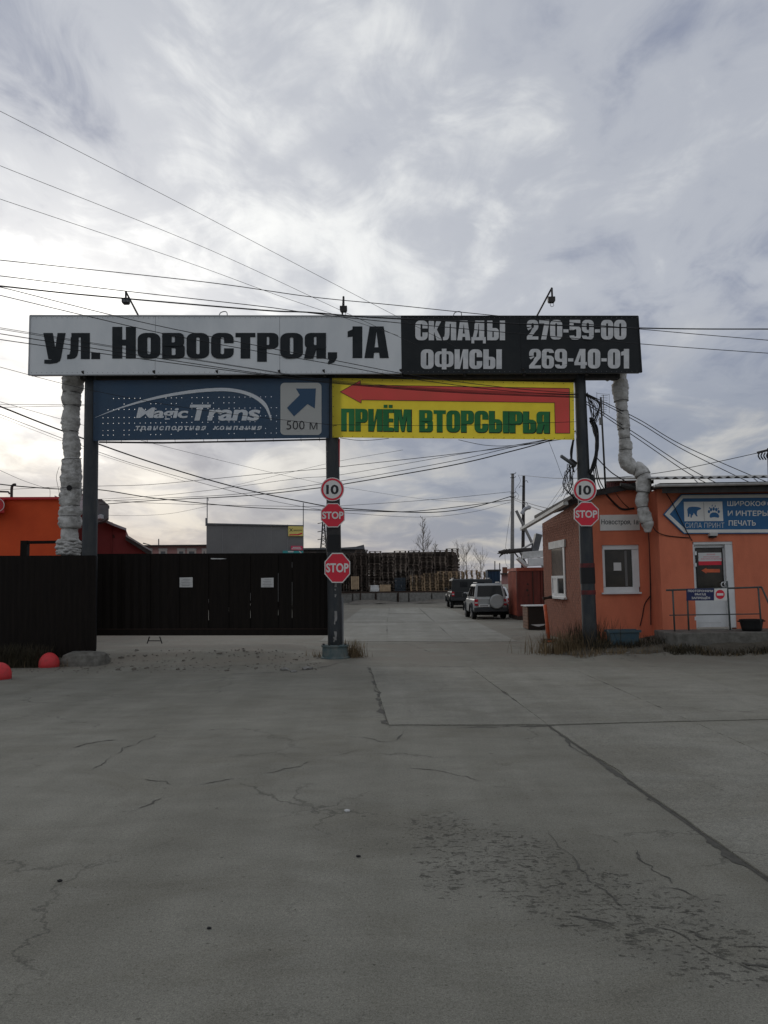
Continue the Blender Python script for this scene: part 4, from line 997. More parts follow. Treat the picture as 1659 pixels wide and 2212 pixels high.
# door
dr = wbox(MB(), YB_, 1503, 1175, 1572, 1355, -.12, .17).build('door', MATS['white_plastic'], bld)
for r_ in ((1498, 1168, 1589, 1176), (1498, 1176, 1504, 1356), (1571, 1176, 1589, 1356)): wbox(MB(), YB_, *r_, -.02, .25).build('frame', MATS['white_plastic'], dr, bevel=.008)
wbox(MB(), YB_, 1508.5, 1184, 1564.5, 1271, -.112, .119).build('pane', MATS['glass_room'], dr)
for r_ in ((1507, 1182.5, 1566, 1184), (1507, 1271, 1566, 1272.5), (1507, 1184, 1508.5, 1271), (1564.5, 1184, 1566, 1271)): wbox(MB(), YB_, *r_, -.10, .119).build('glazing_bead', MATS['rubber'], dr)
wbox(MB(), YB_, 1512, 1193.5, 1562, 1212, -.105, .111).build('notice', MATS['paper'], dr); wbox(MB(), YB_, 1512.5, 1212, 1562, 1220.5, -.105, .111).build('red_notice_band', MATS['sign_red'], dr)
dq = lambda px, py, off=0.0: P(px, py, YB_ + .104 - off)
mb = MB(); put_text(mb, 'ВНИМАНИЕ', lambda x, y: dq(x, y), (1527, 1196, 1545, 1199), .0); put_text(mb, 'ведётся видеонаблюдение', lambda x, y: dq(x, y), (1519, 1201, 1554, 1204.5), .0); put_text(mb, 'вход только по пропускам', lambda x, y: dq(x, y), (1514, 1206, 1560, 1209.5), .0)
mb.build('lettering', MATS['sign_pink'], dr)
mb = MB(); mb.poly([dq(*q) for q in ((1515, 1232), (1526, 1226.5), (1526, 1229), (1555, 1229), (1555, 1236.5), (1526, 1236.5), (1526, 1239))]); mb.build('orange_arrow', MATS['orange_paint'], dr)
mb = MB(); mb.tube(crom([dq(1564, 1257), dq(1559, 1259, .09), dq(1558, 1263, .1), dq(1561, 1267.5, .09), dq(1566, 1268)], 4), .014, 8); mb.tube(crom([dq(1571, 1257), dq(1566, 1259, .05), dq(1565, 1263, .06), dq(1569, 1268, .0)], 4), .012, 8); mb.build('handle', MATS['white_plastic'], dr, smooth=True)
for y in (1195, 1220, 1336): wbox(MB(), YB_, 1500.5, y - 4, 1504.5, y + 4, .01, -.022 + .05).build('hinge', MATS['white_plastic'], dr)
for r_ in ((1512, 1345, 1562, 1346.2),): wbox(MB(), YB_, *r_, -.115, .119).build('panel_groove', MATS['white_dirty'], dr)
wbox(MB(), YB_, 1528.5, 1151, 1545, 1158, .16, -.002).build('door_lamp', MATS['white_dirty'], bld); wbox(MB(), YB_, 1530, 1158, 1543.5, 1162, .14, -.01).build('lamp_glass', MATS['rubber'], bld)
# house plate
o = tag(wbox(MB(), YF, 1295.5, 1112, 1381, 1146, .03, -.004).build('house_plate', MATS['sign_white'], bevel=.004), 'white street address plate on the orange booth wall above the window', 'sign')
mb = MB(); put_text(mb, 'Новостроя, 1а', wq(YF - .033), (1299, 1122, 1379, 1135.5), .012); mb.build('lettering', MATS['letter_dark'], o)
# blue arrow sign
ar = thing('arrow_sign', 'blue arrow-shaped print shop sign pointing left above the white door', 'sign', P(1560, 1153, YB_))
aq = lambda px, py, off=0.0: P(px, py, YB_ - .06 - off)
def arrow_loop(t_): return [(1433 + t_ * 1.5, 1111), (1472 + t_ * .45, 1067.5 + t_), (1790, 1064.5 + t_), (1790, 1152 - t_), (1477.5 + t_ * .45, 1153 - t_)]
mb = MB(); mb.prism([aq(*q) for q in arrow_loop(0)], (0, .05, 0)); mb.build('plate', MATS['arrow_blue'], ar)
lo, li = arrow_loop(2.0), arrow_loop(9.0); mb = MB()
for k in range(5):
    if k == 2: continue
    mb.poly([aq(*q, .004) for q in (lo[k], lo[(k + 1) % 5], li[(k + 1) % 5], li[k])])
mb.build('white_border', MATS['sign_white'], ar)
mb = MB(); mb.poly([aq(*q, .004) for q in ((1477, 1084), (1560, 1083.5), (1562.5, 1125.5), (1478.5, 1126))]); mb.build('white_card', MATS['sign_white'], ar)
mb = MB(); mb.poly([aq(*q, .008) for q in ((1519.4, 1085), (1520.2, 1085), (1521.8, 1125), (1521, 1125))]); mb.build('card_line', MATS['sign_back'], ar)
Z7 = lambda x, y: (1393.6 + x / 6.252, 1031.3 + y / 6.252)
bear = [(572, 470), (568, 430), (590, 402), (640, 395), (690, 397), (720, 400), (755, 415), (750, 430), (720, 440), (702, 455), (698, 500), (712, 525), (690, 525), (668, 495), (655, 480), (648, 505), (630, 520), (632, 542), (612, 540), (612, 500), (600, 490), (596, 530), (575, 532), (577, 510)]
mb = MB(); mb.poly([aq(*Z7(*q), .008) for q in bear]); mb.build('bear_mark', MATS['arrow_blue'], ar)
for cx, cy, rx, ry in ((862, 462, 16, 22), (890, 435, 16, 24), (925, 425, 16, 25), (960, 435, 16, 24), (993, 462, 16, 22)):
    mb = MB(); mb.poly([aq(*Z7(*q), .008) for q in circ(cx, cy, rx, ry, 12)]); mb.build('paw_toe', MATS['arrow_blue'], ar)
for cx, cy in ((868, 410), (905, 380), (945, 385), (985, 420)): mb = MB(); mb.poly([aq(*Z7(*q), .008) for q in ((cx - 10, cy + 10), (cx + 4, cy - 16), (cx + 9, cy + 10))]); mb.build('paw_claw', MATS['arrow_blue'], ar)
mb = MB(); mb.poly([aq(*Z7(*q), .008) for q in ((868, 525), (880, 490), (910, 473), (950, 473), (985, 490), (1002, 525), (990, 545), (935, 535), (880, 545))]); mb.build('paw_pad', MATS['arrow_blue'], ar)
for s_, bx, bd in (('СИЛА ПРИНТ', (1480, 1129, 1564.5, 1140.5), -.012), ('ШИРОКОФОРМАТНАЯ', (1571, 1082, 1748, 1093.5), .02), ('И ИНТЕРЬЕРНАЯ', (1572, 1103, 1712, 1114.5), .02), ('ПЕЧАТЬ', (1574, 1124, 1632.5, 1135.5), .02)):
    mb = MB(); put_text(mb, s_, lambda x, y: aq(x, y, .008), bx, bd); mb.build('lettering', MATS['sign_white'], ar)
# platform, railing, no-entry plate, tub
plat = MB(); random.seed(14)
pts = [(P(1437, 1360, 19.6).x, 19.7)] + [(6.75 + .45 * k, 19.22 + random.uniform(-.06, .06)) for k in range(16)] + [(13.6, YB_ - .003), (P(1437, 1360, 19.6).x + .05, YB_ - .003)]
plat.prism([(x, y, -.1) for x, y in pts], (0, 0, .64)); tag(plat.build('concrete_platform', mat('concrete_dark', (.085, .080, .068), .95, (.15, .142, .122), 5, detail=8, bump=.8, bscale=16), bevel=.02), 'rough concrete platform in front of the white door', 'platform')
rail = thing('railing', 'thin dark green steel railing along the platform in front of the door', 'railing', P(1545, 1362, 19.32))
rq = lambda px, py: P(px, py, 19.32)
def rail_bar(a, b_, r, nm, m='rail_green'): mb = MB(); mb.tube([a, b_], r, 8); return mb.build(nm, MATS[m], rail, smooth=True)
rail_bar(rq(1439, 1275), rq(1645, 1268.3), .022, 'top_rail'); rail_bar(rq(1645, 1268.3), rq(1690, 1370), .022, 'stair_rail'); rail_bar(rq(1446, 1329), rq(1643, 1326), .013, 'mid_rail')
for xa, ya, xb, yb in ((1453, 1274.5, 1457.5, 1364), (1484, 1273.5, 1488, 1362), (1570.5, 1255, 1577.5, 1361), (1637.6, 1268.5, 1645, 1360)): rail_bar(rq(xa, ya), rq(xb, yb), .022, 'post')
ne = thing('no_entry_plate', 'navy no outsiders plate with red no entry disc hung on the railing', 'sign', P(1526, 1297, 19.27))
nq = lambda px, py, off=0.0: P(px, py, 19.27 - off)
for (x0, x1, m_) in ((1483, 1542.3, 'navy'), (1542.9, 1570.5, 'sign_white')): mb = MB(); mb.prism([nq(x0, 1271.5), nq(x1, 1270.8), nq(x1, 1297), nq(x0, 1297.5)], (0, .012, 0)); mb.build('plate', MATS[m_], ne)
for s_, bx in (('ПОСТОРОННИМ', (1486, 1274, 1540, 1279)), ('ВЪЕЗД', (1501, 1281.5, 1525, 1286.5)), ('ЗАПРЕЩЁН', (1494, 1288, 1533.5, 1295))): mb = MB(); put_text(mb, s_, lambda x, y: nq(x, y, .004), bx, .02); mb.build('lettering', MATS['sign_white'], ne)
mb = MB(); mb.poly([nq(*q, .004) for q in circ(1555.5, 1284, 9.8, 10, 28)]); mb.build('red_disc', MATS['sign_red'], ne)
mb = MB(); mb.poly([nq(*q, .008) for q in rc(1548.5, 1281.5, 1562.5, 1286.5)]); mb.build('white_bar', MATS['sign_white'], ne)
tb = P(1624, 1362, 19.7); tub = thing('black_tub', 'black plastic tub standing on the platform right of the door', 'tub', (tb.x, tb.y, .54))
mb = MB(); mb.lathe((tb.x, tb.y, .541), [(.22, 0), (.24, .1), (.275, .26), (.285, .275), (.265, .28), (.22, .04), (.05, .035)], 20); mb.build('body', MATS['rubber'], tub, smooth=True)
for s_ in (-1, 1): mb = MB(); mb.box(tb.x + s_ * .285 - .03, tb.x + s_ * .285 + .03, tb.y - .06, tb.y + .06, .541 + .22, .541 + .25); mb.build('ear', MATS['rubber'], tub)
c_ = P(1345, 1374, 20.2); o = thing('blue_trough', 'faded blue trough half sunk in weeds below the booth window', 'trough', (c_.x, 20.2, .1))
mat('faded_blue', (.035, .075, .10), .8, (.06, .085, .09), 5)
mb = MB(); mb.loft([[(c_.x - k * .37, 20.2 - k * .2, z_), (c_.x + k * .37, 20.2 - k * .2, z_), (c_.x + k * .37, 20.2 + k * .2, z_), (c_.x - k * .37, 20.2 + k * .2, z_)] for z_, k in ((.05, .85), (.56, 1.0))]); mb.build('body', MATS['faded_blue'], o, bevel=.02)
mb = MB(); mb.box(c_.x - .40, c_.x + .40, 19.97, 20.02, .52, .58); mb.box(c_.x - .40, c_.x + .40, 20.38, 20.43, .52, .58); mb.build('rim', MATS['faded_blue'], o)
# orange barrier post with foot
c_ = G(1186, 1388); o = thing('barrier_post', 'orange steel post on a dark foot plate before the brick wall', 'post', (c_.x, c_.y, 0))
mb = MB(); t_ = P(1177, 1306, c_.y); mb.tube([Vector((c_.x, c_.y, .05)), t_], .05, 12); mb.build('shaft', MATS['orange_paint'], o, smooth=True)
gzc = gz(c_.x, c_.y)
mb = MB(); mb.box(c_.x - .22, c_.x + .22, c_.y - .16, c_.y + .16, gzc - .02, gzc + .1); mb.build('foot', MATS['rust_dark'], o, bevel=.01)
mb = MB(); mb.box(c_.x - .1, c_.x + .1, c_.y - .19, c_.y - .161, gzc + .02, gzc + .06); mb.build('foot_lip', MATS['orange_paint'], o)
mb = MB(); mb.tube([P(1173, 1293, 24.6), P(1183, 1291.5, 24.6), P(1192, 1289.5, 24.6)], [.05, .035, .06], 8); tag(mb.build('rusty_bracket', MATS['rust_dark']), 'rusty pipe bracket sticking out of the brick wall below its window', 'bracket')

# antenna mast, cables on the right post
am = thing('antenna_mast', 'thin mast with a television antenna rising behind the right post', 'antenna', P(1308, 1062, 24))
yq = lambda px, py: P(px, py, 24.0)
mb = MB(); mb.tube([yq(1309, 1075), yq(1303, 960), yq(1297.6, 858)], .03, 8); mb.build('mast', MATS['steel_dark'], am, smooth=True)
mb = MB(); mb.tube([yq(1303, 853), yq(1304, 897)], .014, 6); mb.build('boom', MATS['galv'], am)
for k in range(9): mb = MB(); y = 854 + k * 5; mb.tube([yq(1298 - k * .2, y), yq(1313 - k * .4, y + .8)], .007, 5); mb.build('element', MATS['galv'], am)
mb = MB(); mb.tube([yq(1289, 847), yq(1289.5, 880)], .006, 5); mb.tube([yq(1289, 850), yq(1316, 852)], .006, 5); mb.tube([yq(1316, 851), yq(1316, 893)], .006, 5); mb.build('reflector', MATS['galv'], am)
mb = MB(); mb.box(*[v for v in (yq(1293.5, 905).x, yq(1298.5, 905).x)], 23.9, 24.0, yq(1296, 918).z, yq(1296, 903).z); mb.build('amplifier_box', MATS['grey_panel'], am)
random.seed(17)
cb = thing('cable_tangle', 'tangle of black cables coiled on the right gantry post', 'cable', gq(1285, 1000, .1))
for k in range(16):
    j = lambda s_: random.uniform(-s_, s_)
    x0 = 1276 + j(3); pts = [(x0, 905 + j(5)), (1286 + j(5), 930 + j(5)), (1289 + j(4), 965 + j(6)), (1284 + j(5), 1000 + j(6)), (1274 + j(3), 1022 + j(5))]
    mb = MB(); mb.tube(crom([gq(*q, .1 + j(.12)) for q in pts], 5), .016, 6); mb.build('coil_strand', MATS['cable'], cb, smooth=True)
for k in range(5):
    pts = [(1240 + random.uniform(-2, 2), 948), (1234 + random.uniform(-2, 2), 975), (1233 + random.uniform(-3, 3), 1000), (1240, 1020)]
    mb = MB(); mb.tube(crom([gq(*q, -.1) for q in pts], 5), .02, 6); mb.build('coil_strand', MATS['cable'], cb, smooth=True)
for k in range(13):
    a = (1228 + random.uniform(-4, 12), 1003 + random.uniform(-4, 10)); m1 = (1226 + random.uniform(-12, 14), 1035 + random.uniform(-12, 12)); e = (1216 + random.uniform(-6, 28), 1078 + random.uniform(-14, 4))
    mb = MB(); mb.tube(crom([gq(*a, -.1), gq(*m1, -.2 + random.uniform(-.2, .1)), gq(*e, -.3)], 7), random.choice((.006, .008, .011)), 5); mb.build('hanging_cable', MATS['cable'], cb)
for k in range(15):
    a = (1266 + random.uniform(-2, 3), 850 + random.uniform(-3, 6)); m1 = (1283 + random.uniform(-9, 14), 885 + random.uniform(-14, 14)); e = (1281 + random.uniform(-5, 5), 915 + random.uniform(-8, 12))
    mb = MB(); mb.tube(crom([gq(*a, .15), gq(*m1, random.uniform(-.3, .3)), gq(*e, .1)], 7), random.choice((.006, .008, .010)), 5); mb.build('drop_cable', MATS['cable'], cb)
for a, m1, e in (((1284, 1000), (1291, 1040), (1300, 1060)), ((1287, 1000), (1294, 1035), (1306, 1058)), ((1282, 1010), (1285, 1040), (1289, 1062)), ((1290, 990), (1320, 1020), (1352, 1040))):
    mb = MB(); mb.tube(crom([gq(*a, .05), gq(*m1, -.3), gq(*e, -.6)], 7), .014, 6); mb.build('hanging_cable', MATS['cable'], cb)
mb = MB(); mb.lathe(gq(1276, 1042, -.1), [(.05, -.25), (.11, -.2), (.12, .1), (.07, .2)], 10); mb.build('splice_box', MATS['cable'], cb)
lb = thing('lamp_bracket', 'short grey tube bracket jutting left from the right gantry post', 'bracket', gq(1240, 1006))
mb = MB(); mb.tube([gq(1212.5, 985.5, .3), gq(1242, 1006, 0)], .045, 10); mb.build('tube', MATS['grey_metal'], lb, smooth=True)
mb = MB(); mb.tube([gq(1232, 993, .1), gq(1244, 1002, 0)], .05, 8); mb.build('collar', MATS['steel_dark'], lb)
# cables running down the facades
def facade_cable(pts, r, label):
    mb = MB(); mb.tube(crom(pts, 7), r, 5); tag(mb.build('facade_cable', MATS['cable']), label, 'cable', 'cables on the gatehouse front')
facade_cable([P(1438, 1064, YB_ - .03), P(1454, 1090, YB_ - .1), P(1478, 1138, YB_ - .1), P(1495, 1168, YB_ - .03)], .012, 'black cable slanting across the tip of the blue arrow sign to the door')
facade_cable([P(1405, 1124, YF - .4), P(1416, 1146, YB_ - .02), P(1440, 1157, YB_ - .02), P(1490, 1162, YB_ - .02)], .012, 'black cable sagging from the wrapped pipe end to the door corner')
facade_cable([P(1401, 1150, YF - .02), P(1403.5, 1200, YF - .02), P(1405, 1280, YF - .02), P(1406, 1350, YF - .02)], .014, 'black cable running straight down the inner corner right of the booth window')
facade_cable([P(1405, 1287, YF - .02), P(1393, 1305, YF - .03), P(1388, 1330, YF - .03), P(1383, 1352, YF - .03)], .014, 'short black cable curving left at the foot of the inner corner')
facade_cable([P(1308, 1066, YF - .35), P(1328, 1088, YF - .05), P(1345, 1100, YF - .03), P(1370, 1098, YF - .02)], .028, 'thick sooty cable drooping across the booth wall above the address plate')
facade_cable([P(1330, 1066, YF - .35), P(1345, 1085, YF - .05), P(1358, 1097, YF - .03)], .010, 'thin cable dropping from the booth roof above the address plate')

# ------------------------------------------------------------------ buildings behind the fence, left
def extrude_px(pix, Y, depth, mbx=None):
    mbx = mbx or MB(); xe = max(p[0] for p in pix) if pix[0][0] < 848 else min(p[0] for p in pix)
    d = ray(xe, 1257); mbx.prism([P(x, y, Y) for x, y in pix], Vector((d.x / d.y, 1, 0)) * depth); return mbx
o = thing('orange_building', 'flat bright orange building behind the fence at the left edge', 'building', (P(40, 1260, 30).x, 30, 0))
extrude_px([(-130, 1078), (150, 1078), (150, 1420), (-130, 1420)], 30, 9).build('wall', MATS['orange_red_wall'], o)
mb = MB(); a, b_ = P(-130, 1077, 29.93), P(150, 1076, 29.93); mb.bar(a, b_, .1, .09); mb.build('roof_edge', MATS['red_fascia'], o)
sg = extrude_px([(-30, 1070), (9, 1076), (9, 1107), (-30, 1108)], 29.4, .5).build('red_sign_box', MATS['red_fascia'], o)
mb = MB(); mb.tube([P(x, y, 29.37) for x, y in circ(-6, 1091, 15, 14, 24)] + [P(9, 1091, 29.37)], .012, 5); mb.build('sign_ring', MATS['sign_white'], sg)
mb = MB(); mb.tube(crom([P(25, 1076, 31), P(25.5, 1054, 31), P(29, 1047.5, 31), P(34, 1047, 31)], 6), .055, 8); tag(mb.build('roof_pipe', MATS['steel_dark'], smooth=True), 'hooked black pipe on the roof of the orange building', 'pipe')
mb = MB(); mb.tube([P(0, 1062, 33), P(18, 1062.5, 33), P(21, 1067, 33)], .04, 6); tag(mb.build('roof_rod', MATS['steel_dark']), 'thin bent rod on the orange roof at the left edge', 'rod')
o = thing('maroon_building', 'dark maroon shed with sloping roof behind the left post', 'building', (P(230, 1260, 38).x, 38, 0))
extrude_px([(120, 1075), (227, 1126), (272, 1144), (272, 1163), (322, 1192), (322, 1400), (120, 1400)], 38, 14).build('wall', MATS['maroon_wall'], o)
rf = extrude_px([(118, 1070), (228, 1122), (242, 1129), (273, 1141), (273, 1146), (241, 1134), (226, 1127), (118, 1076)], 37.7, 14.6).build('roof', MATS['snow_metal'], o)
rf2 = extrude_px([(271, 1158), (275, 1158), (328, 1190), (326, 1201), (271, 1166)], 37.6, 14.6).build('lean_to_roof', MATS['roof_dark'], o)
extrude_px([(272, 1156), (276, 1156.5), (329, 1189), (328, 1191.5), (272, 1159)], 37.55, .3).build('roof_edge', MATS['slate'], rf2)
for x in (208, 241): mb = MB(); mb.bar(P(x + 1, 1128, 37.97), P(x, 1260, 37.97), .05, .03); mb.build('seam', MATS['maroon_wall'], o)
mb = MB(); mb.bar(P(245, 1155, 37.96), P(246.5, 1162, 37.96), .06, .03); mb.build('vent', MATS['rust_dark'], o)
o = thing('grey_hopper', 'dark grey sheet metal hopper on the maroon shed roof', 'hopper', P(222, 1124, 36.5))
extrude_px([(205, 1079), (219, 1079), (235, 1093), (235, 1118), (225, 1125), (205, 1130)], 36.4, 1.2).build('body', MATS['grey_metal'], o)
extrude_px([(204, 1077.5), (219.5, 1077.5), (236.5, 1092.5), (235, 1093.5), (219, 1079.5), (204, 1079.5)], 36.35, 1.3).build('rim', MATS['galv'], o)
mb = MB(); mb.lathe(P(218, 1118, 36.36), [(.06, -.1), (.14, -.05), (.14, .1), (.05, .14)], 10); mb.build('cap', MATS['snow_metal'], o)
o = thing('roof_chimney', 'pale grey square chimney between wrapped pipe and left post', 'chimney', P(174, 1110, 37))
extrude_px([(167, 1069), (180, 1069), (180, 1104), (167, 1098)], 37, .6).build('shaft', MATS['snow_metal'], o)
extrude_px([(165.5, 1066.5), (181.5, 1066.5), (181.5, 1069), (165.5, 1069)], 36.95, .7).build('cap', MATS['galv'], o)
# long pink building
o = thing('pink_building', 'long pink building with pale window bays far behind the gate', 'building', (P(380, 1260, 75).x, 75, 0))
extrude_px([(290, 1180), (470, 1178), (470, 1290), (290, 1290)], 75, 12).build('wall', MATS['pink_wall'], o)
extrude_px([(288, 1177.5), (472, 1176), (472, 1178.5), (288, 1180)], 74.4, 13).build('roof', MATS['roof_dark'], o)
for x0, x1, tall in ((322, 329, 0), (343, 361, 1), (383, 400, 1), (404, 424, 2), (436, 446, 1)):
    wd = extrude_px([(x0, 1184), (x1, 1184), (x1, 1230), (x0, 1230)], 74.93, .05).build('window_bay', MATS['pink_light'], o)
    if tall: extrude_px([(x0 + 4, 1191), (x1 - 4, 1191), (x1 - 4, 1215), (x0 + 4, 1215)], 74.90, .02).build('pane', MATS['grey_metal'], wd)
    extrude_px([(x0 - 1, 1185.5), (x1 + 1, 1185.5), (x1 + 1, 1187.2), (x0 - 1, 1187.2)], 74.88, .03).build('lintel', MATS['white_dirty'], wd)
extrude_px([(341.6, 1164), (344, 1164), (344, 1178), (341.6, 1178)], 76, .3).build('flue', MATS['grey_metal'], o)
extrude_px([(308, 1174), (309.5, 1172), (326, 1177), (326, 1178)], 76, .3).build('vent', MATS['grey_metal'], o)
# grey panel building with small signs
GR = Plane(P(550, 1260, 56), R_(5)); grq = lambda x, y, off=0.0: GR.hit(x, y, off)
o = thing('grey_building', 'plain grey panel building with small coloured signs behind the gate', 'building', grq(550, 1290))
mb = MB(); mb.prism([grq(446, 1131.5), grq(655.8, 1136), grq(655.8, 1300), grq(446, 1300)], Vector((ray(656, 1257).x / ray(656, 1257).y, 1, 0)) * 14); mb.build('wall', MATS['grey_panel'], o)
mb = MB(); mb.bar(grq(445.5, 1131.5, .05), grq(656.3, 1136, .05), .12, .10); mb.build('roof_edge', MATS['grey_metal'], o)
for k in range(1, 6): mb = MB(); x = 446 + k * 35; mb.bar(grq(x, 1133, .005), grq(x, 1290, .005), .025, .012, up=(0, 1, 0)); mb.build('panel_joint', MATS['sign_back'], o)
def gsign(name, label, x0, y0, x1, y1, m):
    o2 = thing(name, label, 'sign', grq((x0 + x1) / 2, y1, .1)); mb = MB(); mb.prism([grq(x0, y0, .12), grq(x1, y0 + .4, .12), grq(x1, y1, .12), grq(x0, y1, .12)], GR.n * -.1); mb.build('plate', MATS[m], o2); return o2
o2 = gsign('yellow_sign', 'small yellow sign with black marks at the corner of the grey building', 622.6, 1136.5, 654.8, 1158, 'sign_yellow')
mb = MB(); put_text(mb, 'ШИНОМОНТАЖ', lambda x, y: grq(x, y, .13), (634, 1144, 653, 1147.5), .01); mb.build('lettering', MATS['print_black'], o2)
mb = MB(); mb.poly([grq(x, y, .13) for x, y in ((625, 1154), (643, 1153.5), (653, 1150.5), (653, 1153.5), (645, 1156), (625, 1156.5))]); mb.build('red_swoosh', MATS['sign_red'], o2)
mb = MB(); mb.bar(grq(625.5, 1141, .13), grq(632, 1148, .13), .03, .02, up=(0, 1, 0)); mb.bar(grq(632, 1141, .135), grq(625.5, 1148, .135), .03, .02, up=(0, 1, 0)); mb.build('cross_mark', MATS['print_black'], o2)
o2 = gsign('pink_sign', 'small pink sign low on the grey building', 628.5, 1179, 653.5, 1188.5, 'sign_pink')
for k in (0, 1): mb = MB(); mb.poly([grq(x, y, .13) for x, y in rc(632 - k * 2, 1181.5 + k * 3.2, 649 + k * 2, 1183.2 + k * 3.2)]); mb.build('text_line', MATS['paper'], o2)
o2 = gsign('teal_sign', 'teal sign peeking just over the gate on the grey building', 610.7, 1189.5, 655, 1206, 'sign_teal')
mb = MB(); mb.poly([grq(x, y, .13) for x, y in rc(622, 1190.5, 634, 1193)]); mb.poly([grq(x, y, .13) for x, y in ((645, 1190), (648, 1190), (654, 1197), (651, 1197))]); mb.build('text_line', MATS['paper'], o2)
for px, y0, l, yy in ((447.6, 1074, 'thin antenna pole on the left corner of the grey building', 1134), (655.2, 1086, 'thin antenna pole on the right corner of the grey building', 1139)):
    mb = MB(); mb.tube([grq(px, yy, -.3), grq(px, y0, -.3)], .035, 6)
    if px < 500: mb.tube([grq(px - 2.5, 1119, -.3), grq(px - 2.5, 1136, -.3)], .05, 6); mb.tube([grq(px - 1, 1078, -.3), grq(px + 2.5, 1077, -.3), grq(px + 2.5, 1082, -.3)], .02, 5)
    struct(tag(mb.build('antenna_pole', MATS['galv']), l, 'pole', 'poles on the grey building'), 'thing')
# far dark shed and lattice pylon
o = thing('far_shed', 'dark low shed roof far behind the centre post', 'building', (P(720, 1260, 98).x, 98, 0))
extrude_px([(640, 1187), (790, 1187), (790, 1262), (640, 1262)], 98, 10).build('wall', MATS['roof_dark'], o)
extrude_px([(640, 1184), (735, 1183), (768, 1181), (786, 1176.5), (788, 1186), (640, 1187.5)], 97.6, 11).build('roof', MATS['grey_metal'], o)
o = thing('lattice_pylon', 'distant lattice power pylon left of the centre post', 'pylon', P(699, 1187, 170)); 
pq = lambda x, y, d=0.0: P(x, y, 170) + Vector((0, d, 0))
for s_ in (-1, 1):
    for d in (-.7, .7): mb = MB(); mb.tube([pq(699 + s_ * 7.5, 1200, d), pq(699 + s_ * 4, 1160, d), pq(699 + s_ * 2, 1130, d), pq(699, 1108, 0)], .09, 4); mb.build('leg', MATS['steel_dark'], o)
for k in range(9):
    y0, y1 = 1188 - k * 8, 1180 - k * 8; w0 = 2 + (y0 - 1130) * .085; w1 = 2 + (y1 - 1130) * .085; w0, w1 = max(.4, w0), max(.4, w1)
    mb = MB(); mb.tube([pq(699 - w0, y0, -.7), pq(699 + w1, y1, -.7)], .06, 4); mb.tube([pq(699 + w0, y0, -.65), pq(699 - w1, y1, -.65)], .06, 4); mb.build('lacing', MATS['steel_dark'], o)
for y in (1130, 1148, 1165): mb = MB(); mb.tube([pq(686, y + 1), pq(699, y - 1.5), pq(712, y + 1)], .08, 4); mb.build('cross_arm', MATS['steel_dark'], o)

# ------------------------------------------------------------------ loading ramp, pallets
ramp = thing('loading_ramp', 'low concrete block ledge that the pallet stacks stand on', 'ledge', (P(850, 1260, 73).x, 73, 0))
RX = [P(x, 1260, 73).x for x in (600, 700, 761.6, 810.6, 858, 882.6, 932, 985, 1060)]
random.seed(6)
for k in range(len(RX) - 1):
    mb = MB(); mb.box(RX[k] + .05, RX[k + 1] - .05, 73 + random.uniform(-.05, .05), 74, -.1, .78 + random.uniform(-.05, .06)); mb.build('concrete_block', MATS['concrete_old'], ramp, bevel=.03)
mb = MB(); mb.box(RX[0], RX[-1] + 8, 73.35, 92, -.1, .845); mb.build('deck', MATS['dirt'], ramp)
mb = MB(); mb.bar((RX[0], 73.05, .93), (RX[-2] + 1, 73.05, .93), .1, .12); mb.build('edge_rail', MATS['rust_dark'], ramp)
for px in (778, 812, 860): mb = MB(); x = P(px, 1260, 72.9).x; mb.box(x - .05, x + .05, 72.85, 72.95, -.05, .95); mb.build('post', MATS['rust_dark'], ramp)
# low dirt heap in front of the ledge
mb = MB(); n = 30
for j in range(7):
    for k in range(n + 1):
        f = k / n; x = P(750 + f * 240, 1260, 70).x; y = 72.9 - j * .9; hh = .42 * (1 - j / 6) * (.5 + .5 * math.sin(f * 7 + 1)) * math.sin(math.pi * f) ** .5 + .1 * noise.noise(Vector((x, y, 0))); mb.v.append(Vector((x, y, max(-.03 if j == 6 else .0, hh))))
mb.f = [[j * (n + 1) + k, j * (n + 1) + k + 1, (j + 1) * (n + 1) + k + 1, (j + 1) * (n + 1) + k] for j in range(6) for k in range(n)]
struct(mb.build('dirt_heap', MATS['dirt'], smooth=True), 'stuff')
def pallet_mesh(name, m):
    mb = MB()
    for k in range(5): y = -.4 + k * .2 - .07 + .0; mb.box(-.6, .6, y, y + .115, .122, .144)
    for x in (-.52, 0, .52): mb.box(x - .05, x + .05, -.4, .4, .1, .122); mb.box(x - .05, x + .05, -.4, .4, 0, .02)
    for x in (-.52, 0, .52):
        for y in (-.36, .36): mb.box(x - .07, x + .07, y - .04, y + .04, .02, .1)
    me = mb.build(name, MATS[m], at=(0, 0, 0)); d = me.data; bpy.data.objects.remove(me); return d
PM = {'old': pallet_mesh('pallet_old', 'wood_old'), 'new': pallet_mesh('pallet_new', 'wood_new')}
PM['old2'] = PM['old']
rest = MB(); cnt = 0
ORD = 'top second third fourth fifth sixth seventh eighth ninth tenth eleventh twelfth thirteenth fourteenth fifteenth sixteenth seventeenth eighteenth nineteenth twentieth'.split()
ORD += ['twenty-' + q for q in 'first second third fourth fifth sixth seventh eighth ninth'.split()]
def lvl(k, nl): i = nl - 1 - k; return 'topmost' if i == 0 else ORD[i] + ' from top'
def place_pallet(x, y, z, kind, rz, label, group):
    global cnt
    o = bpy.data.objects.new('pallet', PM[kind]); COL.objects.link(o); o.location = (x, y, z); o.rotation_euler = (0, 0, rz); tag(o, label, 'pallet', group); cnt += 1
random.seed(41)
xa = P(885, 1257, 74.8).x
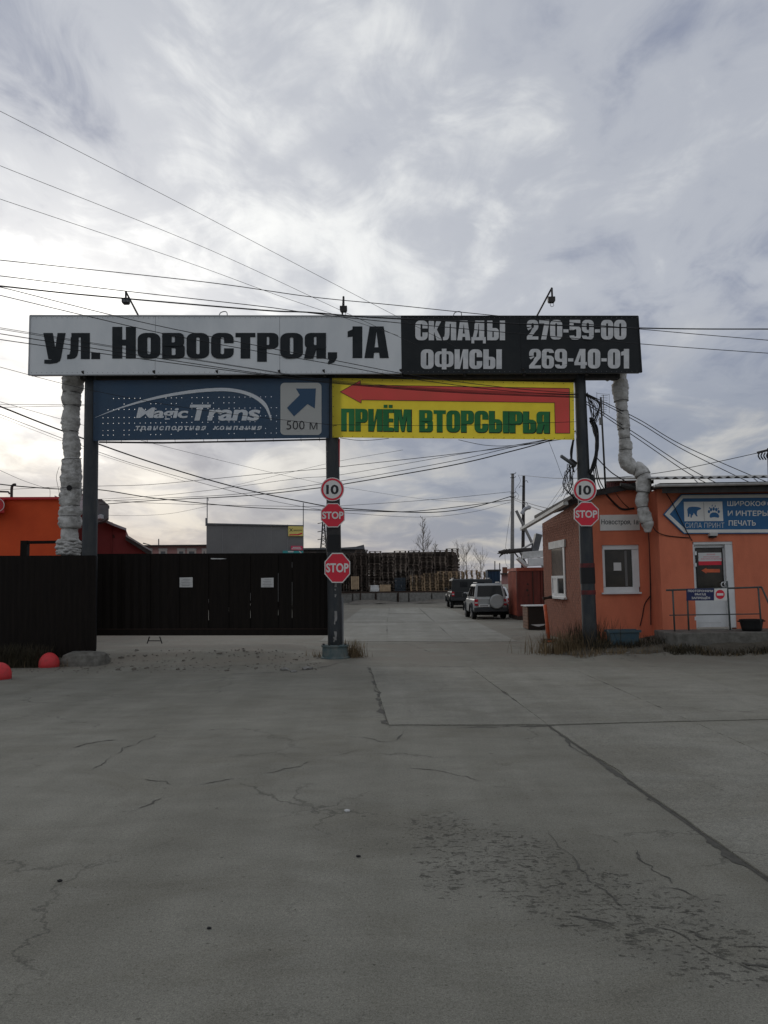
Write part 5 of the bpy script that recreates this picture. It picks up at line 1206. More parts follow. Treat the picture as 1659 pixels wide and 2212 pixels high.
for s_, (nl, yy) in enumerate([(11, 74.7), (12, 74.6), (13, 74.9), (13, 75.0)]):
    for k in range(nl): place_pallet(xa + .62 + s_ * 1.26 + random.uniform(-.04, .04), yy + random.uniform(-.04, .04), .846 + k * .146, 'new', random.uniform(-.03, .03), 'light pallet, %s, in the %s low front stack left of the black car' % (lvl(k, nl), ['first', 'second', 'third', 'fourth'][s_]), 'light pallets in the low stacks')
xa2 = P(978, 1257, 80).x
for s_, nl in enumerate([13, 14, 13]):
    for k in range(nl): place_pallet(xa2 + .6 + s_ * 1.3 + random.uniform(-.05, .05), 80 + random.uniform(-.05, .05), .846 + k * .146, 'new', random.uniform(-.03, .03), 'light pallet, %s, in the %s farther stack seen above the black car' % (lvl(k, nl), ['left', 'middle', 'right'][s_]), 'light pallets in the farther stacks')
xw = P(992, 1257, 76.5).x
for s_ in range(13):
    nl = 27 + random.choice((-1, 0, 0, 1)); zz = .846; xo = xw - .62 - s_ * 1.235 + random.uniform(-.05, .05); yo = 76.6 + random.uniform(-.12, .12)
    for k in range(nl):
        x = xo + random.uniform(-.06, .06); y = yo + random.uniform(-.06, .06)
        if s_ < 7: place_pallet(x, y, zz, 'old', random.uniform(-.04, .04), 'dark pallet, %s, in the %s tall stack counted from the right end' % (lvl(k, nl), ['first', 'second', 'third', 'fourth', 'fifth', 'sixth', 'seventh'][s_]), 'dark pallets in the tall stacks')
        else:
            for v in range(5): rest.box(x - .6, x + .6, y - .47 + v * .2, y - .355 + v * .2, zz + .122, zz + .144)
            for q in (-.52, 0, .52): rest.box(x + q - .07, x + q + .07, y - .4, y - .3, zz + .02, zz + .121); rest.box(x + q - .05, x + q + .05, y - .4, y + .4, zz, zz + .02)
        zz += .146
# rows behind close the gaps
for s_, rw in [(a_, b_) for a_ in range(12) for b_ in range(6)]:
    for k in range(26 if rw < 3 else 25):
        x = xw - .7 - s_ * 1.24 + ((rw * 37) % 7 - 3) * .09; y = 77.7 + rw * .9; zz = .846 + k * .146; rest.box(x - .6, x + .6, y - .4, y + .4, zz + .122, zz + .144); rest.box(x - .6, x + .6, y - .4, y - .3, zz, zz + .02)
        for q in (-.52, 0, .52): rest.box(x + q - .07, x + q + .07, y - .4, y - .3, zz + .02, zz + .121)
ob = rest.build('pallets', MATS['wood_rest']); struct(ob, 'stuff'); ob['label'] = 'tall wall of dark weathered pallets behind the centre post'; ob['category'] = 'pallets'
o = thing('leaning_pallet', 'pale pallet standing upright against the dark stacks beside the stop sign', 'pallet', P(767, 1272, 75.6))
for k in range(5): x0, x1, z0, z1 = XZ(75.6, 758.5 + k * 3.5, 1245, 761.4 + k * 3.5, 1273); mb = MB(); mb.box(x0, x1, 75.55, 75.6, z0, z1); mb.build('board', MATS['wood_new'], o)
for y in (1247, 1258, 1270): x0, x1, z0, z1 = XZ(75.65, 758.5, y, 775.5, y + 2.5); mb = MB(); mb.box(x0, x1, 75.605, 75.7, z0, z1); mb.build('batten', MATS['wood_new'], o)
bgx = P(809.5, 1273, 75); mb = MB(); random.seed(3); sec = []
for z_, k in ((0, .85), (.15, 1.0), (.4, 1.02), (.62, .92), (.7, 1.0), (.66, .7)):
    sec.append([Vector((bgx.x + k * .42 * math.cos(a) * (1 + .18 * abs(math.sin(2 * a))) + random.uniform(-.02, .02), 75 + k * .38 * math.sin(a), .846 + z_ + random.uniform(-.03, .03))) for a in [i * math.pi / 6 for i in range(12)]])
mb.loft(sec); tag(mb.build('white_bag', MATS['white_plastic'], smooth=True), 'white bulk bag on the ledge before the dark pallets', 'bag')
x0, x1, z0, z1 = XZ(75, 820, 1263, 844, 1273); mb = MB(); mb.box(x0, x1, 74.9, 75.6, .846, z1); o = mb.build('plywood_crate', MATS['wood_new'], bevel=.01); tag(o, 'low plywood crate beside the white bulk bag', 'crate')
mat('blue_dull', (.035, .05, .065), .8, (.05, .06, .07), 4)
o = thing('blue_pallet_pile', 'dull blue pile of boards in front of the dark stacks', 'boards', P(864, 1270, 75.4))
for k in range(10): x0, x1, z0, z1 = XZ(75.4, 852.5 + random.uniform(-.5, .5), 1236, 876, 1270); mb = MB(); zk = .846 + k * .14; mb.box(x0, x1, 75.3, 75.9, zk, zk + .11); mb.build('board', MATS['blue_dull'], o)

# ------------------------------------------------------------------ bare trees
def bare_tree(name, label, base, height, spread, conical, seed, group=None, mt='bark'):
    random.seed(seed); o = thing(name, label, 'tree', base, group); tr = MB(); cr = MB(); base = Vector(base)
    top = base + Vector((random.uniform(-.2, .2), 0, height)); path = [base.lerp(top, k / 8) + Vector((random.uniform(-.06, .06) * height * .1, 0, 0)) for k in range(9)]
    tr.tube(path, [height * .014 * (1 - .9 * k / 8) + .012 for k in range(9)], 6)
    def br(p, d, ln, r, lev):
        q = p; pts = [p]; dd = d.normalized()
        for k in range(3): dd = (dd + Vector((random.uniform(-.22, .22), random.uniform(-.22, .22), random.uniform(-.02, .25)))).normalized(); q = q + dd * ln / 3; pts.append(q)
        cr.tube(pts, [r, r * .75, r * .5, r * .25], 3, cap=False)
        if lev > 0:
            for k in range(5 if lev > 1 else 4):
                f = random.uniform(.25, 1); i = min(2, int(f * 3)); s = pts[i].lerp(pts[i + 1], f * 3 - i); br(s, dd + Vector((random.uniform(-1, 1), random.uniform(-1, 1), random.uniform(-.1, .7))), ln * random.uniform(.4, .62), r * .5, lev - 1)
    nb = 34 if conical else 16
    for k in range(nb):
        f = random.uniform(.12, .97) if conical else random.uniform(.15, .9); i = min(7, int(f * 8)); s = path[i].lerp(path[i + 1], f * 8 - i); a = random.uniform(0, 6.28)
        ln = spread * ((1 - f) * .9 + .12) if conical else spread * random.uniform(.5, 1.0)
        br(s, Vector((math.cos(a), math.sin(a), .75 if conical else 1.0)), ln, height * .0035 + .008, 2)
    tr.build('trunk', MATS[mt], o); cr.build('crown', MATS['twig'], o)
bare_tree('larch_tree', 'bare pointed larch rising above the dark pallet wall', P(917, 1262, 115), 9.7, 3.0, True, 3, mt='twig')
bare_tree('sapling_tree', 'small bare sapling right of the pointed larch', P(943, 1262, 118), 6.4, 1.6, True, 9, mt='twig')
bare_tree('birch_tree', 'bare bushy tree just right of the pallet wall', P(1008, 1262, 120), 5.2, 2.6, False, 5, mt='twig')
bare_tree('birch_tree', 'low bare tree behind the blue skip', P(1040, 1262, 122), 4.6, 2.3, False, 8, mt='twig')
bare_tree('birch_tree', 'bare shrubby tree pressed against the pallet wall end', P(994, 1262, 125), 4.2, 2.6, False, 12, mt='twig')
for px, y0, l in ((1069, 1212, 'thin post behind the blue skip, taller one'), (1079.5, 1216, 'thin post behind the blue skip, shorter one')):
    mb = MB(); mb.tube([P(px, 1262, 90), P(px, y0, 90)], .06, 5); tag(mb.build('thin_post', MATS['steel_dark']), l, 'post')
# blue skip, far brick box
o = thing('blue_skip', 'blue steel skip between the black car and the red container', 'skip', (P(1068, 1260, 62).x, 62, 0))
x0, x1, z0, z1 = XZ(62, 1054, 1231, 1081, 1262); sec = []
mb = MB(); mb.loft([[(x0 + e, 62 - f, z_), (x1 - e, 62 - f, z_), (x1 - e, 63.6 + f, z_), (x0 + e, 63.6 + f, z_)] for z_, e, f in ((0, .12, -.1), (1.2, .05, -.05), (z1, 0, 0))]); mb.build('body', MATS['drum_blue'], o)
mb = MB(); mb.box(x0 - .05, x1 + .05, 61.9, 62.05, z1 - .1, z1 + .03); mb.build('rim', MATS['roof_dark'], o)
for k in range(4): mb = MB(); x = x0 + .12 + k * (x1 - x0 - .24) / 3; mb.box(x - .03, x + .03, 61.92, 62.12, .2, z1 - .1); mb.build('rib', MATS['drum_blue'], o)
o = thing('far_brick_house', 'little brick outbuilding far behind the red container', 'building', (P(1095, 1260, 88).x, 88, 0))
extrude_px([(1083, 1240), (1108, 1240), (1108, 1262), (1083, 1262)], 88, 5).build('wall', MATS['pink_wall'], o); extrude_px([(1081, 1238), (1110, 1238), (1110, 1240.5), (1081, 1240.5)], 87.5, 6).build('roof', MATS['roof_dark'], o); extrude_px([(1085, 1225), (1096, 1225), (1096, 1238), (1085, 1238)], 89, 2).build('stack', MATS['mortar'], o)

# ------------------------------------------------------------------ poles
pl = thing('concrete_pole', 'tall pale concrete utility pole behind the red container', 'utility pole', (P(1104.5, 1260, 46).x, 46, 0))
mb = MB(); a = P(1107.5, 1023, 46); mb.tube([Vector((P(1104, 1260, 46).x, 46, -.1)), a], [.13, .085], 8); mb.build('shaft', MATS['pole_concrete'], pl)
for y in (1024, 1032, 1065, 1074): mb = MB(); p = P(1107, y, 45.9); mb.tube([p + Vector((-.14, 0, 0)), p + Vector((.16, 0, .02)), p + Vector((.2, 0, .1))], .018, 5); mb.build('insulator_arm', MATS['steel_dark'], pl)
pd = thing('dark_pole', 'dark wooden utility pole with slanting brace beside the concrete pole', 'utility pole', (P(1127, 1260, 50).x, 50, 0))
mb = MB(); mb.tube([Vector((P(1126.5, 1260, 50).x, 50, -.1)), P(1131.5, 1028, 50)], [.13, .085], 8); mb.build('shaft', MATS['pole_wood'], pd)
mb = MB(); mb.tube([P(1115, 1103, 49.8), P(1152, 1178, 49.8), P(1190, 1262, 49.8)], .09, 8); mb.build('brace', MATS['pole_concrete'], pd)
mb = MB(); mb.tube(crom([P(1127, 1110, 49.7), P(1133, 1101, 49.7), P(1140, 1097, 49.6), P(1147, 1095, 49.6)], 4), [.12] * 9 + [.14, .14, .1, .05], 8); mb.build('street_lamp_head', MATS['snow_metal'], pd)
for y in (1040, 1051, 1088): mb = MB(); p = P(1131, y, 49.9); s_ = 1 if y != 1051 else -1; mb.tube([p, p + Vector((s_ * .2, 0, .05)), p + Vector((s_ * .28, 0, -.08))], .02, 5); mb.build('insulator_arm', MATS['steel_dark'], pd)

# ------------------------------------------------------------------ red container with junk on top
YC_ = 37.4; cx0 = P(1116, 1260, YC_).x; cz1 = P(1140, 1226, YC_).z
ct = thing('red_container', 'rusty red steel container with closed doors beside the silver car', 'container', (cx0 + 1.1, YC_, 0))
mb = MB(); mb.box(cx0 + .06, cx0 + 2.2, YC_ + .08, YC_ + 2.85, .1, cz1 - .06); mb.build('body', MATS['cont_red'], ct)
for k in range(2): mb = MB(); mb.box(cx0 + .1 + k * 1.03, cx0 + 1.09 + k * 1.03, YC_ + .02, YC_ + .079, .2, cz1 - .16); d_ = mb.build('door', MATS['cont_red'], ct, bevel=.01); mb = MB(); x = cx0 + .75 + k * .5; mb.tube([(x, YC_ - .02, .2), (x, YC_ - .02, cz1 - .18)], .022, 6); mb.build('locking_bar', MATS['rust_dark'], d_)
for z0, z1 in ((.0, .18), (cz1 - .15, cz1)): mb = MB(); mb.box(cx0, cx0 + 2.25, YC_ - .01, YC_ + 2.9, z0, z1); mb.build('frame_rail', MATS['cont_red_lit' if z0 > 1 else 'rust_dark'], ct)
for x in (cx0, cx0 + 2.13): mb = MB(); mb.box(x, x + .11, YC_ - .015, YC_ + .1, .18, cz1 - .15); mb.build('corner_post', MATS['cont_red'], ct)
for k in range(7):
    y = YC_ + .2 + k * .38; mb = MB(); mb.prism([(cx0 + .06, y, .2), (cx0 - .01, y + .06, .2), (cx0 - .01, y + .2, .2), (cx0 + .06, y + .26, .2)], (0, 0, cz1 - .38)); mb.build('side_rib', MATS['cont_red_lit'], ct)
for px, py, r_ in ((1140, 1262, .05), (1139, 1275, .06), (1141, 1286, .04)): mb = MB(); mb.poly([P(px + dx * r_ * 46, py + dy * r_ * 46, YC_ + .015) for dx, dy in ((-1, -.6), (.2, -1), (1, .1), (.5, 1), (-.7, .8))]); mb.build('rust_mark', MATS['rust_dark'], ct)
jz = lambda px, py, Y=37.9: P(px, py, Y)
o = thing('broken_beam', 'broken charred timber beam jutting off the container top', 'beam', jz(1110, 1196)); mb = MB(); random.seed(2)
mb.tube(crom([jz(1150, 1188), jz(1125, 1189), jz(1100, 1191), jz(1090, 1192), jz(1076, 1192)], 5), [.11] * 10 + [.13, .1, .14, .12, .1, .13, .11, .08, .06, .05, .02], 7); mb.build('timber', MATS['pole_wood'], o)
for e in ((1074, 1196), (1078, 1204), (1082, 1200), (1086, 1199)): mb = MB(); mb.tube([jz(1087, 1193), jz(*e)], [.07, .015], 5); mb.build('splinter', MATS['pole_wood'], o)
for a, b_ in (((1110, 1192), (1126, 1212)), ((1122, 1192), (1136, 1216)), ((1140, 1190), (1150, 1210))): mb = MB(); mb.bar(jz(*a), jz(*b_), .12, .05); mb.build('board', MATS['pole_wood'], o)
for nm, lab, a, b_, w_, h_, Y, m_ in (('white_duct', 'upper long white board lying on junk above the container', (1128, 1200), (1176, 1196), .3, .32, 37.7, 'white_dirty'), ('white_box', 'white boxy board end resting on the red container top', (1141, 1215), (1176, 1213), .3, .36, 37.4, 'white_plastic'), ('slate_sheet', 'pale sheet leaning up toward the brick wall above the container', (1120, 1190), (1156, 1170), .8, .06, 38.4, 'slate'), ('tin_sheet', 'pale crumpled tin sheet under the broken beam', (1118, 1205), (1138, 1224), .5, .16, 37.8, 'white_dirty'), ('dark_sheet', 'dark sheet leaning against the far end of the brick wall', (1154, 1192), (1163, 1154), .5, .3, 38.0, 'grey_metal')):
    mb = MB(); mb.bar(P(*a, Y), P(*b_, Y), w_, h_); tag(mb.build(nm, MATS[m_], bevel=.015), lab, 'board')
# brown bin
c_ = G(1150, 1361); yb = c_.y; bx0 = P(1141.5, 1335, yb).x; bn = thing('brown_bin', 'brown boarded bin with pale lid edge at the end of the brick wall', 'bin', (bx0 + .4, yb, 0))
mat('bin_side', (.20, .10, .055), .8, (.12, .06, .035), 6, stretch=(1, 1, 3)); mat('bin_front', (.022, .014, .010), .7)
mb = MB(); mb.box(bx0, bx0 + .95, yb, yb + 1.1, .02, .86); mb.build('body', MATS['bin_front'], bn)
for k in range(7): mb = MB(); mb.box(bx0 - .03, bx0 - .002, yb + .0, yb + 1.1, .04 + k * .118, .04 + k * .118 + .104); mb.build('side_board', MATS['bin_side'], bn)
mb = MB(); mb.box(bx0 - .09, bx0 + 1.0, yb - .05, yb + 1.15, .865, .90); mb.build('lid', MATS['white_dirty'], bn)
mb = MB(); mb.prism([(bx0 + .08, yb - .012, .20), (bx0 + .62, yb - .012, .22), (bx0 + .55, yb - .012, .16), (bx0 + .35, yb - .012, .12), (bx0 + .2, yb - .012, .16)], (0, .01, 0)); mb.build('paper_scrap', MATS['paper'], bn)

# ------------------------------------------------------------------ cars
def rsec(y, hb, ht, z0, z1, r=.08):
    return [(-hb + r, y, z0), (hb - r, y, z0), (hb, y, z0 + r), (ht, y, z1 - r), (ht - r * 1.2, y, z1), (-ht + r * 1.2, y, z1), (-ht, y, z1 - r), (-hb, y, z0 + r)]
def car(name, label, group, paint, Lc, W, Hh, belt, roofy, hood, wheel_r, spare=True, boxy=False, plate=True):
    o = thing(name, label, 'car', (0, 0, 0), group); hw = W / 2; g0 = .30 if not boxy else .45; M = MATS[paint]
    hz = belt - (.02 if boxy else .08)
    mb = MB(); mb.loft([rsec(.02, hw * .90, hw * .86, g0 + .16, belt - .02), rsec(.10, hw * .99, hw * .93, g0 + .08, belt), rsec(.6, hw, hw * .95, g0, belt), rsec(Lc - hood, hw, hw * .95, g0, belt), rsec(Lc - .35, hw * .97, hw * .90, g0, hz - .04), rsec(Lc, hw * .86, hw * .80, g0 + .1, hz - .16)]); body = mb.build('body', M, o, smooth=False, bevel=.03)
    y0, y1, y2, y3 = roofy; t0, t1 = hw * .92, hw * (.86 if boxy else .78)
    mb = MB(); mb.loft([[(-t0, y0, belt - .03), (t0, y0, belt - .03), (t0, y3, belt - .03), (-t0, y3, belt - .03)], [(-t1, y1, Hh - .05), (t1, y1, Hh - .05), (t1, y2, Hh - .05), (-t1, y2, Hh - .05)], [(-t1 + .1, y1 + .1, Hh), (t1 - .1, y1 + .1, Hh), (t1 - .1, y2 - .1, Hh), (-t1 + .1, y2 - .1, Hh)]]); cab = mb.build('cabin', M, o, bevel=.035)
    def on(face, u0, u1, v0, v1, mtl, nm, e=.012):      # panel lying on a cabin face
        lo, hi = belt - .03, Hh - .05
        def pt(u, v):
            if face == 'rear': x0 = t0 + (t1 - t0) * v; return Vector((-x0 + 2 * x0 * u, y0 + (y1 - y0) * v - e, lo + (hi - lo) * v))
            if face == 'front': x0 = t0 + (t1 - t0) * v; return Vector((-x0 + 2 * x0 * u, y3 + (y2 - y3) * v + e, lo + (hi - lo) * v))
            s_ = -1 if face == 'left' else 1; ya = y0 + (y1 - y0) * v; yb_ = y3 + (y2 - y3) * v; return Vector((s_ * (t0 + (t1 - t0) * v + e), ya + (yb_ - ya) * u, lo + (hi - lo) * v))
        mb = MB(); mb.poly([pt(u0, v0), pt(u1, v0), pt(u1, v1), pt(u0, v1)]); return mb.build(nm, MATS[mtl], o)
    if boxy: on('rear', .34, .66, .35, .80, 'glass_dark', 'rear_window')
    else: on('rear', .08, .92, .14, .92, 'glass_dark', 'rear_window')
    on('front', .06, .94, .1, .92, 'glass_dark', 'windscreen')
    for f_ in ('left', 'right'):
        for u0, u1 in ((.07, .30), (.36, .62), (.67, .90)): on(f_, u0, u1, .14, .88, 'glass_dark', 'side_window')
    for s_ in (-1, 1):
        for yy in (.72, Lc - .75):
            w_ = MB(); xx = s_ * (hw - .12); n = 20
            w_.tube([(xx - .11, yy, wheel_r), (xx - .085, yy, wheel_r), (xx + .085, yy, wheel_r), (xx + .11, yy, wheel_r)], [wheel_r * .9, wheel_r, wheel_r, wheel_r * .9], n); tyre = w_.build('wheel', MATS['rubber'], o, smooth=False)
            w_ = MB(); w_.tube([(xx + s_ * .112, yy, wheel_r), (xx + s_ * .13, yy, wheel_r)], [wheel_r * .62, wheel_r * .5], 14); w_.build('rim', MATS['galv'], tyre)
            w_ = MB(); arc = [(s_ * (hw + .02), yy + (wheel_r + .09) * math.cos(a), wheel_r + (wheel_r + .09) * math.sin(a)) for a in [i * math.pi / 8 for i in range(9)]]; w_.tube(arc, .045, 5); w_.build('arch', MATS['car_trim'] if not boxy else M, o)
        mb = MB(); zz = belt - .36; mb.box(s_ * hw * .82 - .085, s_ * hw * .82 + .085, -.015, .12, zz, zz + .30); lm = mb.build('tail_lamp', MATS['lamp_red'], o, bevel=.015); mb = MB(); mb.box(s_ * hw * .82 - .07, s_ * hw * .82 + .07, -.022, .0, zz + .1, zz + .17); mb.build('reverse_lens', MATS['lamp_clear'], lm)
        mb = MB(); mb.obox((s_ * (hw + .1), Lc - hood - .35, belt + .12), (.1, 0, 0), (0, .05, 0), (0, 0, .09)); mb.build('mirror', MATS['car_trim'], o, bevel=.02)
        mb = MB(); mb.tube([(s_ * t1 * .85, y1 + .2, Hh + .05), (s_ * t1 * .85, y2 - .2, Hh + .05)], .02, 6); mb.build('roof_rail', MATS['galv'], o)
        mb = MB(); mb.box(s_ * hw * .72 - .15, s_ * hw * .72 + .15, Lc - .08, Lc - .02, hz - .32, hz - .18); mb.build('head_lamp', MATS['lamp_clear'], o)
    mb = MB(); mb.box(-hw * .96, hw * .96, -.09, .10, g0 + .06, g0 + .27); mb.build('rear_bumper', MATS['car_trim'], o, bevel=.03)
    mb = MB(); mb.box(-hw * .9, hw * .9, Lc - .05, Lc + .07, g0 + .06, g0 + .26); mb.build('front_bumper', MATS['car_trim'], o, bevel=.03)
    mb = MB(); mb.box(-hw * .7, hw * .7, .25, Lc - .4, .2, g0 + .02); mb.build('underbody', MATS['rubber'], o)
    if spare:
        mb = MB(); mb.tube([(.28, .04, belt - .17), (.28, -.16, belt - .17), (.28, -.205, belt - .17)], [.345, .345, .30], 26); mb.build('spare_wheel_cover', M, o, bevel=.0)
        mb = MB(); mb.tube([(.28, -.06, belt - .17), (.28, -.09, belt - .17)], [.358, .358], 26); mb.build('cover_seam', MATS['car_trim'], o)
    if plate:
        px_ = -.32 if spare else .25; zz = g0 + .30 if spare else belt - .22; mb = MB(); mb.box(px_ - .26, px_ + .26, -.035 if not spare else -.10, .02, zz, zz + .115); p_ = mb.build('number_plate', MATS['plate'], o); mb = MB(); mb.box(px_ - .2, px_ + .17, -.105 if spare else -.04, -.101 if spare else -.036, zz + .03, zz + .085); mb.build('plate_text', MATS['sign_back'], p_)
    return o
c_ = G(1059, 1337.5); sv = car('silver_car', 'silver off-roader with covered spare wheel parked beside the red container', None, 'car_silver', 3.7, 1.66, 1.70, 1.02, (.06, .30, 1.9, 2.75), .95, .34)
sv.location = (c_.x, c_.y - .3, 0); sv.rotation_euler = (0, 0, R_(2.5))
c_ = G(1003, 1314); bc = car('black_car', 'boxy black off-roader parked ahead of the silver one on its left', None, 'car_black', 4.0, 1.80, 1.98, 1.18, (.06, .12, 2.2, 2.6), 1.2, .40, spare=False, boxy=True); bc.location = (c_.x, c_.y, 0); bc.rotation_euler = (0, 0, R_(1))
c_ = G(1040, 1312); dc = car('dark_green_car', 'dark green off-roader mostly hidden behind the silver car', None, 'car_trim', 4.1, 1.85, 1.95, 1.15, (.06, .16, 2.3, 2.8), 1.1, .40, spare=False, boxy=True); dc.location = (c_.x, c_.y, 0)
c_ = P(1098, 1300, 42.5); pc = car('pale_car', 'pale car glimpsed between the silver car and the red container', None, 'car_white', 4.2, 1.7, 1.5, .95, (.15, .75, 2.2, 3.1), 1.0, .31, spare=False); pc.location = (c_.x - .55, 43.2, 0)
c_ = P(1172, 1300, 31.5); pc = car('white_car', 'white car whose nose peeks out behind the brick wall', None, 'car_white', 4.2, 1.7, 1.45, .92, (.15, .75, 2.2, 3.1), 1.0, .31, spare=False); pc.location = (c_.x + 1.0, 31.8, 0); pc.rotation_euler = (0, 0, R_(80)); pc.location.x += 3.3

# ------------------------------------------------------------------ overhead wires
def wire(label, r, pts, group='overhead wires', m='cable'):
    p3 = crom([P(*p) for p in pts], 10); mb = MB(); mb.tube(p3, r, 5); tag(mb.build('overhead_wire', MATS[m], smooth=True), label, 'wire', group)
T_, M_, K_ = .005, .009, .016
wire('topmost thin wire falling from the upper left sky to the black panel', T_, [(-120, 180, 14), (0, 240, 14.5), (400, 445, 16.5), (700, 602, 18), (866, 688, 19), (1000, 757, 19.4)], m='cable_thin')
wire('second thin wire falling across the left sky to the board', T_, [(-120, 308, 14), (0, 358, 14.5), (435, 532, 17), (735, 670, 18.6), (900, 745, 19.3)], m='cable_thin')
wire('third thin wire across the left sky, lowest of the thin ones', T_, [(-120, 390, 14), (0, 430, 14.5), (400, 565, 16.5), (620, 645, 18), (860, 725, 19.3)], m='cable_thin')
wire('wire grazing the lamps above the board, uppermost of its three', M_, [(-150, 546, 15), (0, 562, 15), (440, 609, 16), (669, 641, 16.5), (850, 659, 17), (1073, 682, 17.5), (1449, 717, 18.5), (1659, 735, 19), (1800, 748, 19)])
wire('wire crossing the left lamp and leaving low at the right edge', M_, [(-150, 578, 15), (0, 596, 15), (272, 629, 15.5), (557, 661, 16), (669, 676, 16.5), (866, 698, 17), (1384, 743, 18.5), (1659, 763, 19), (1800, 772, 19)])
wire('thick twisted wire along the top edge of the board', K_, [(-150, 604, 15), (0, 618, 15), (181, 637, 15.5), (557, 669.5, 16), (669, 675, 16.5), (866, 689, 17), (1374, 708.5, 18.5), (1659, 711, 19), (1800, 710, 19)])
wire('upper of two wires slanting over the white board to the yellow banner', M_, [(-150, 584, 15), (0, 620, 15.5), (302, 695, 16.5), (557, 747, 17.2), (725, 779, 18), (900, 812, 18.8), (1100, 838, 19.4), (1250, 850, 19.6)])
wire('lower of two wires slanting over the white board to the yellow banner', M_, [(-150, 602, 15), (0, 638, 15.5), (336, 717, 16.6), (557, 759, 17.2), (725, 788, 18), (900, 820, 18.8), (1100, 845, 19.4), (1250, 853, 19.6)])
for k, (y0, y1, ye) in enumerate(((708, 797.5, 856), (711, 799, 858), (721, 806, 861), (733.5, 808.5, 863))):
    wire(['highest', 'second', 'third', 'lowest'][k] + ' of four close wires crossing the lower letters of the board', M_ if k > 1 else T_ + .001, [(-150, y0 - 26, 15), (0, y0, 15.5), (280, (y0 + y1) / 2 + 1, 16.5), (557, y1, 17.4), (720, 822 + k * 2, 18.4), (980, 842 + k * 2, 19.2), (1250, ye - 4, 19.6)])
wire('wire crossing the middle of the blue and yellow banners', T_ + .001, [(-150, 752, 15), (0, 793, 16), (202, 844, 18), (450, 888, 19), (710, 917, 19.3), (735, 917.5, 19.3), (980, 919, 19.4), (1244, 911, 19.6)])
wire('level wire left of the wrapped pipe, upper one', T_, [(-150, 872, 16), (0, 874, 17), (192, 874, 19.6)]); wire('level wire left of the wrapped pipe, lower one', T_, [(-150, 883, 16), (0, 880, 17), (192, 876, 19.6)])
wire('wire slanting from the left edge under the blue banner to the speed sign', T_ + .001, [(-150, 828, 18), (0, 868, 20), (138, 907, 22), (319, 955, 25), (557, 1014, 30), (695, 1044, 34), (746, 1053, 35), (935, 1080, 41), (1101, 1087, 46)])
wire('thick black wire sagging from the left edge to the concrete pole', K_ + .008, [(-150, 818, 20), (0, 878, 22), (138, 932, 24), (334, 1001, 28), (520, 1055, 32), (700, 1093, 36), (742, 1098, 37), (919, 1107, 41), (1020, 1096, 44), (1104, 1072, 45.9)])
wire('thin wire just under the thick sagging one', M_, [(-150, 836, 20), (0, 895, 22), (215, 977, 26), (334, 1015, 28), (557, 1075, 33), (692, 1101, 36), (746, 1108, 37), (910, 1117, 41), (1020, 1106, 44), (1104, 1084, 45.9)])
wire('thin parallel wire below the sagging pair at left', T_, [(-150, 842, 20), (0, 901, 22), (215, 982, 26), (400, 1040, 29)])
wire('wire dropping to the orange roof at left', T_ + .002, [(-120, 960, 24), (0, 1016, 26), (50, 1038, 28), (95, 1053, 29), (107, 1055, 30), (108, 1076, 30)])
wire('dark wire from the left post toward the low stop sign', K_ + .004, [(-60, 1030, 26), (0, 1046, 28), (120, 1056, 30), (215, 1058, 32), (334, 1076, 34), (523, 1095, 38), (657, 1101, 40), (760, 1103, 41), (900, 1104, 43), (1104, 1080, 45.9)])
wire('pale wire rising rightward under the banners', T_ + .004, [(-60, 1062, 34), (100, 1053, 33), (215, 1050, 31), (334, 1046, 30), (566, 1024, 27), (703, 1012, 25), (780, 1003, 24), (953, 984, 22), (1100, 966, 21), (1240, 945, 20.4)])
wire('second rising wire under the banners', T_ + .002, [(0, 1085, 34), (215, 1078, 32), (334, 1071, 30), (453, 1059, 28), (641, 1034, 26), (733, 1026, 25), (965, 986, 22), (1150, 955, 20.8), (1244, 935, 20.4)])
wire('thick rising wire meeting the right post under the yellow banner', K_, [(215, 1090, 33), (334, 1081, 31), (528, 1071, 28), (689, 1054, 26), (736, 1047, 25.5), (967, 1007, 23), (1104, 975, 21.5), (1190, 951, 20.5), (1246, 930, 20.4)])
wire('wire twinned with the thick rising one', M_, [(215, 1083, 33), (334, 1077, 31), (528, 1066, 28), (736, 1039, 25.5), (967, 998, 23), (1090, 970, 21.5), (1180, 950, 20.6), (1244, 932, 20.4)])
wire('faint thin wire crossing high behind the centre post', T_, [(480, 1055, 28), (620, 1022, 26), (733, 996, 25), (870, 972, 23)])
wire('level far wire left of the concrete pole', M_ + .002, [(150, 1074, 42), (334, 1087, 43), (657, 1094, 44), (780, 1090, 44.6), (959, 1077, 45.4), (1105, 1062, 45.9)])
wire('far wire tied to the pole on the grey building', M_, [(205, 1112, 50), (290, 1114, 51), (370, 1109, 53), (446, 1094, 55)])
wire('upper wire from the concrete pole down to the booth roof', M_ + .004, [(1108, 1075, 45.9), (1145, 1088, 36), (1182, 1098, 28)])
wire('lower wire from the concrete pole down to the booth roof', M_ + .004, [(1108, 1078, 45.9), (1140, 1092, 36), (1174, 1104, 28)])
wire('thin wire between the dark pole top and the right post', M_, [(1119, 1026, 48), (1160, 1030, 36), (1198, 1033, 28), (1244, 1033, 24), (1320, 1032, 23), (1405, 1024, 22.5), (1500, 1008, 22), (1639, 978, 21), (1720, 960, 21)])
wire('loose looping wire on the concrete pole', M_, [(1119, 1026, 46), (1124, 1040, 46), (1113, 1058, 46), (1120, 1070, 46), (1116, 1078, 46), (1109, 1072, 45.9)])
wire('guy wire falling from the concrete pole to the container', M_, [(1106, 1090, 45.8), (1096, 1150, 43), (1091, 1196, 41), (1093, 1218, 40), (1100, 1226, 39)])
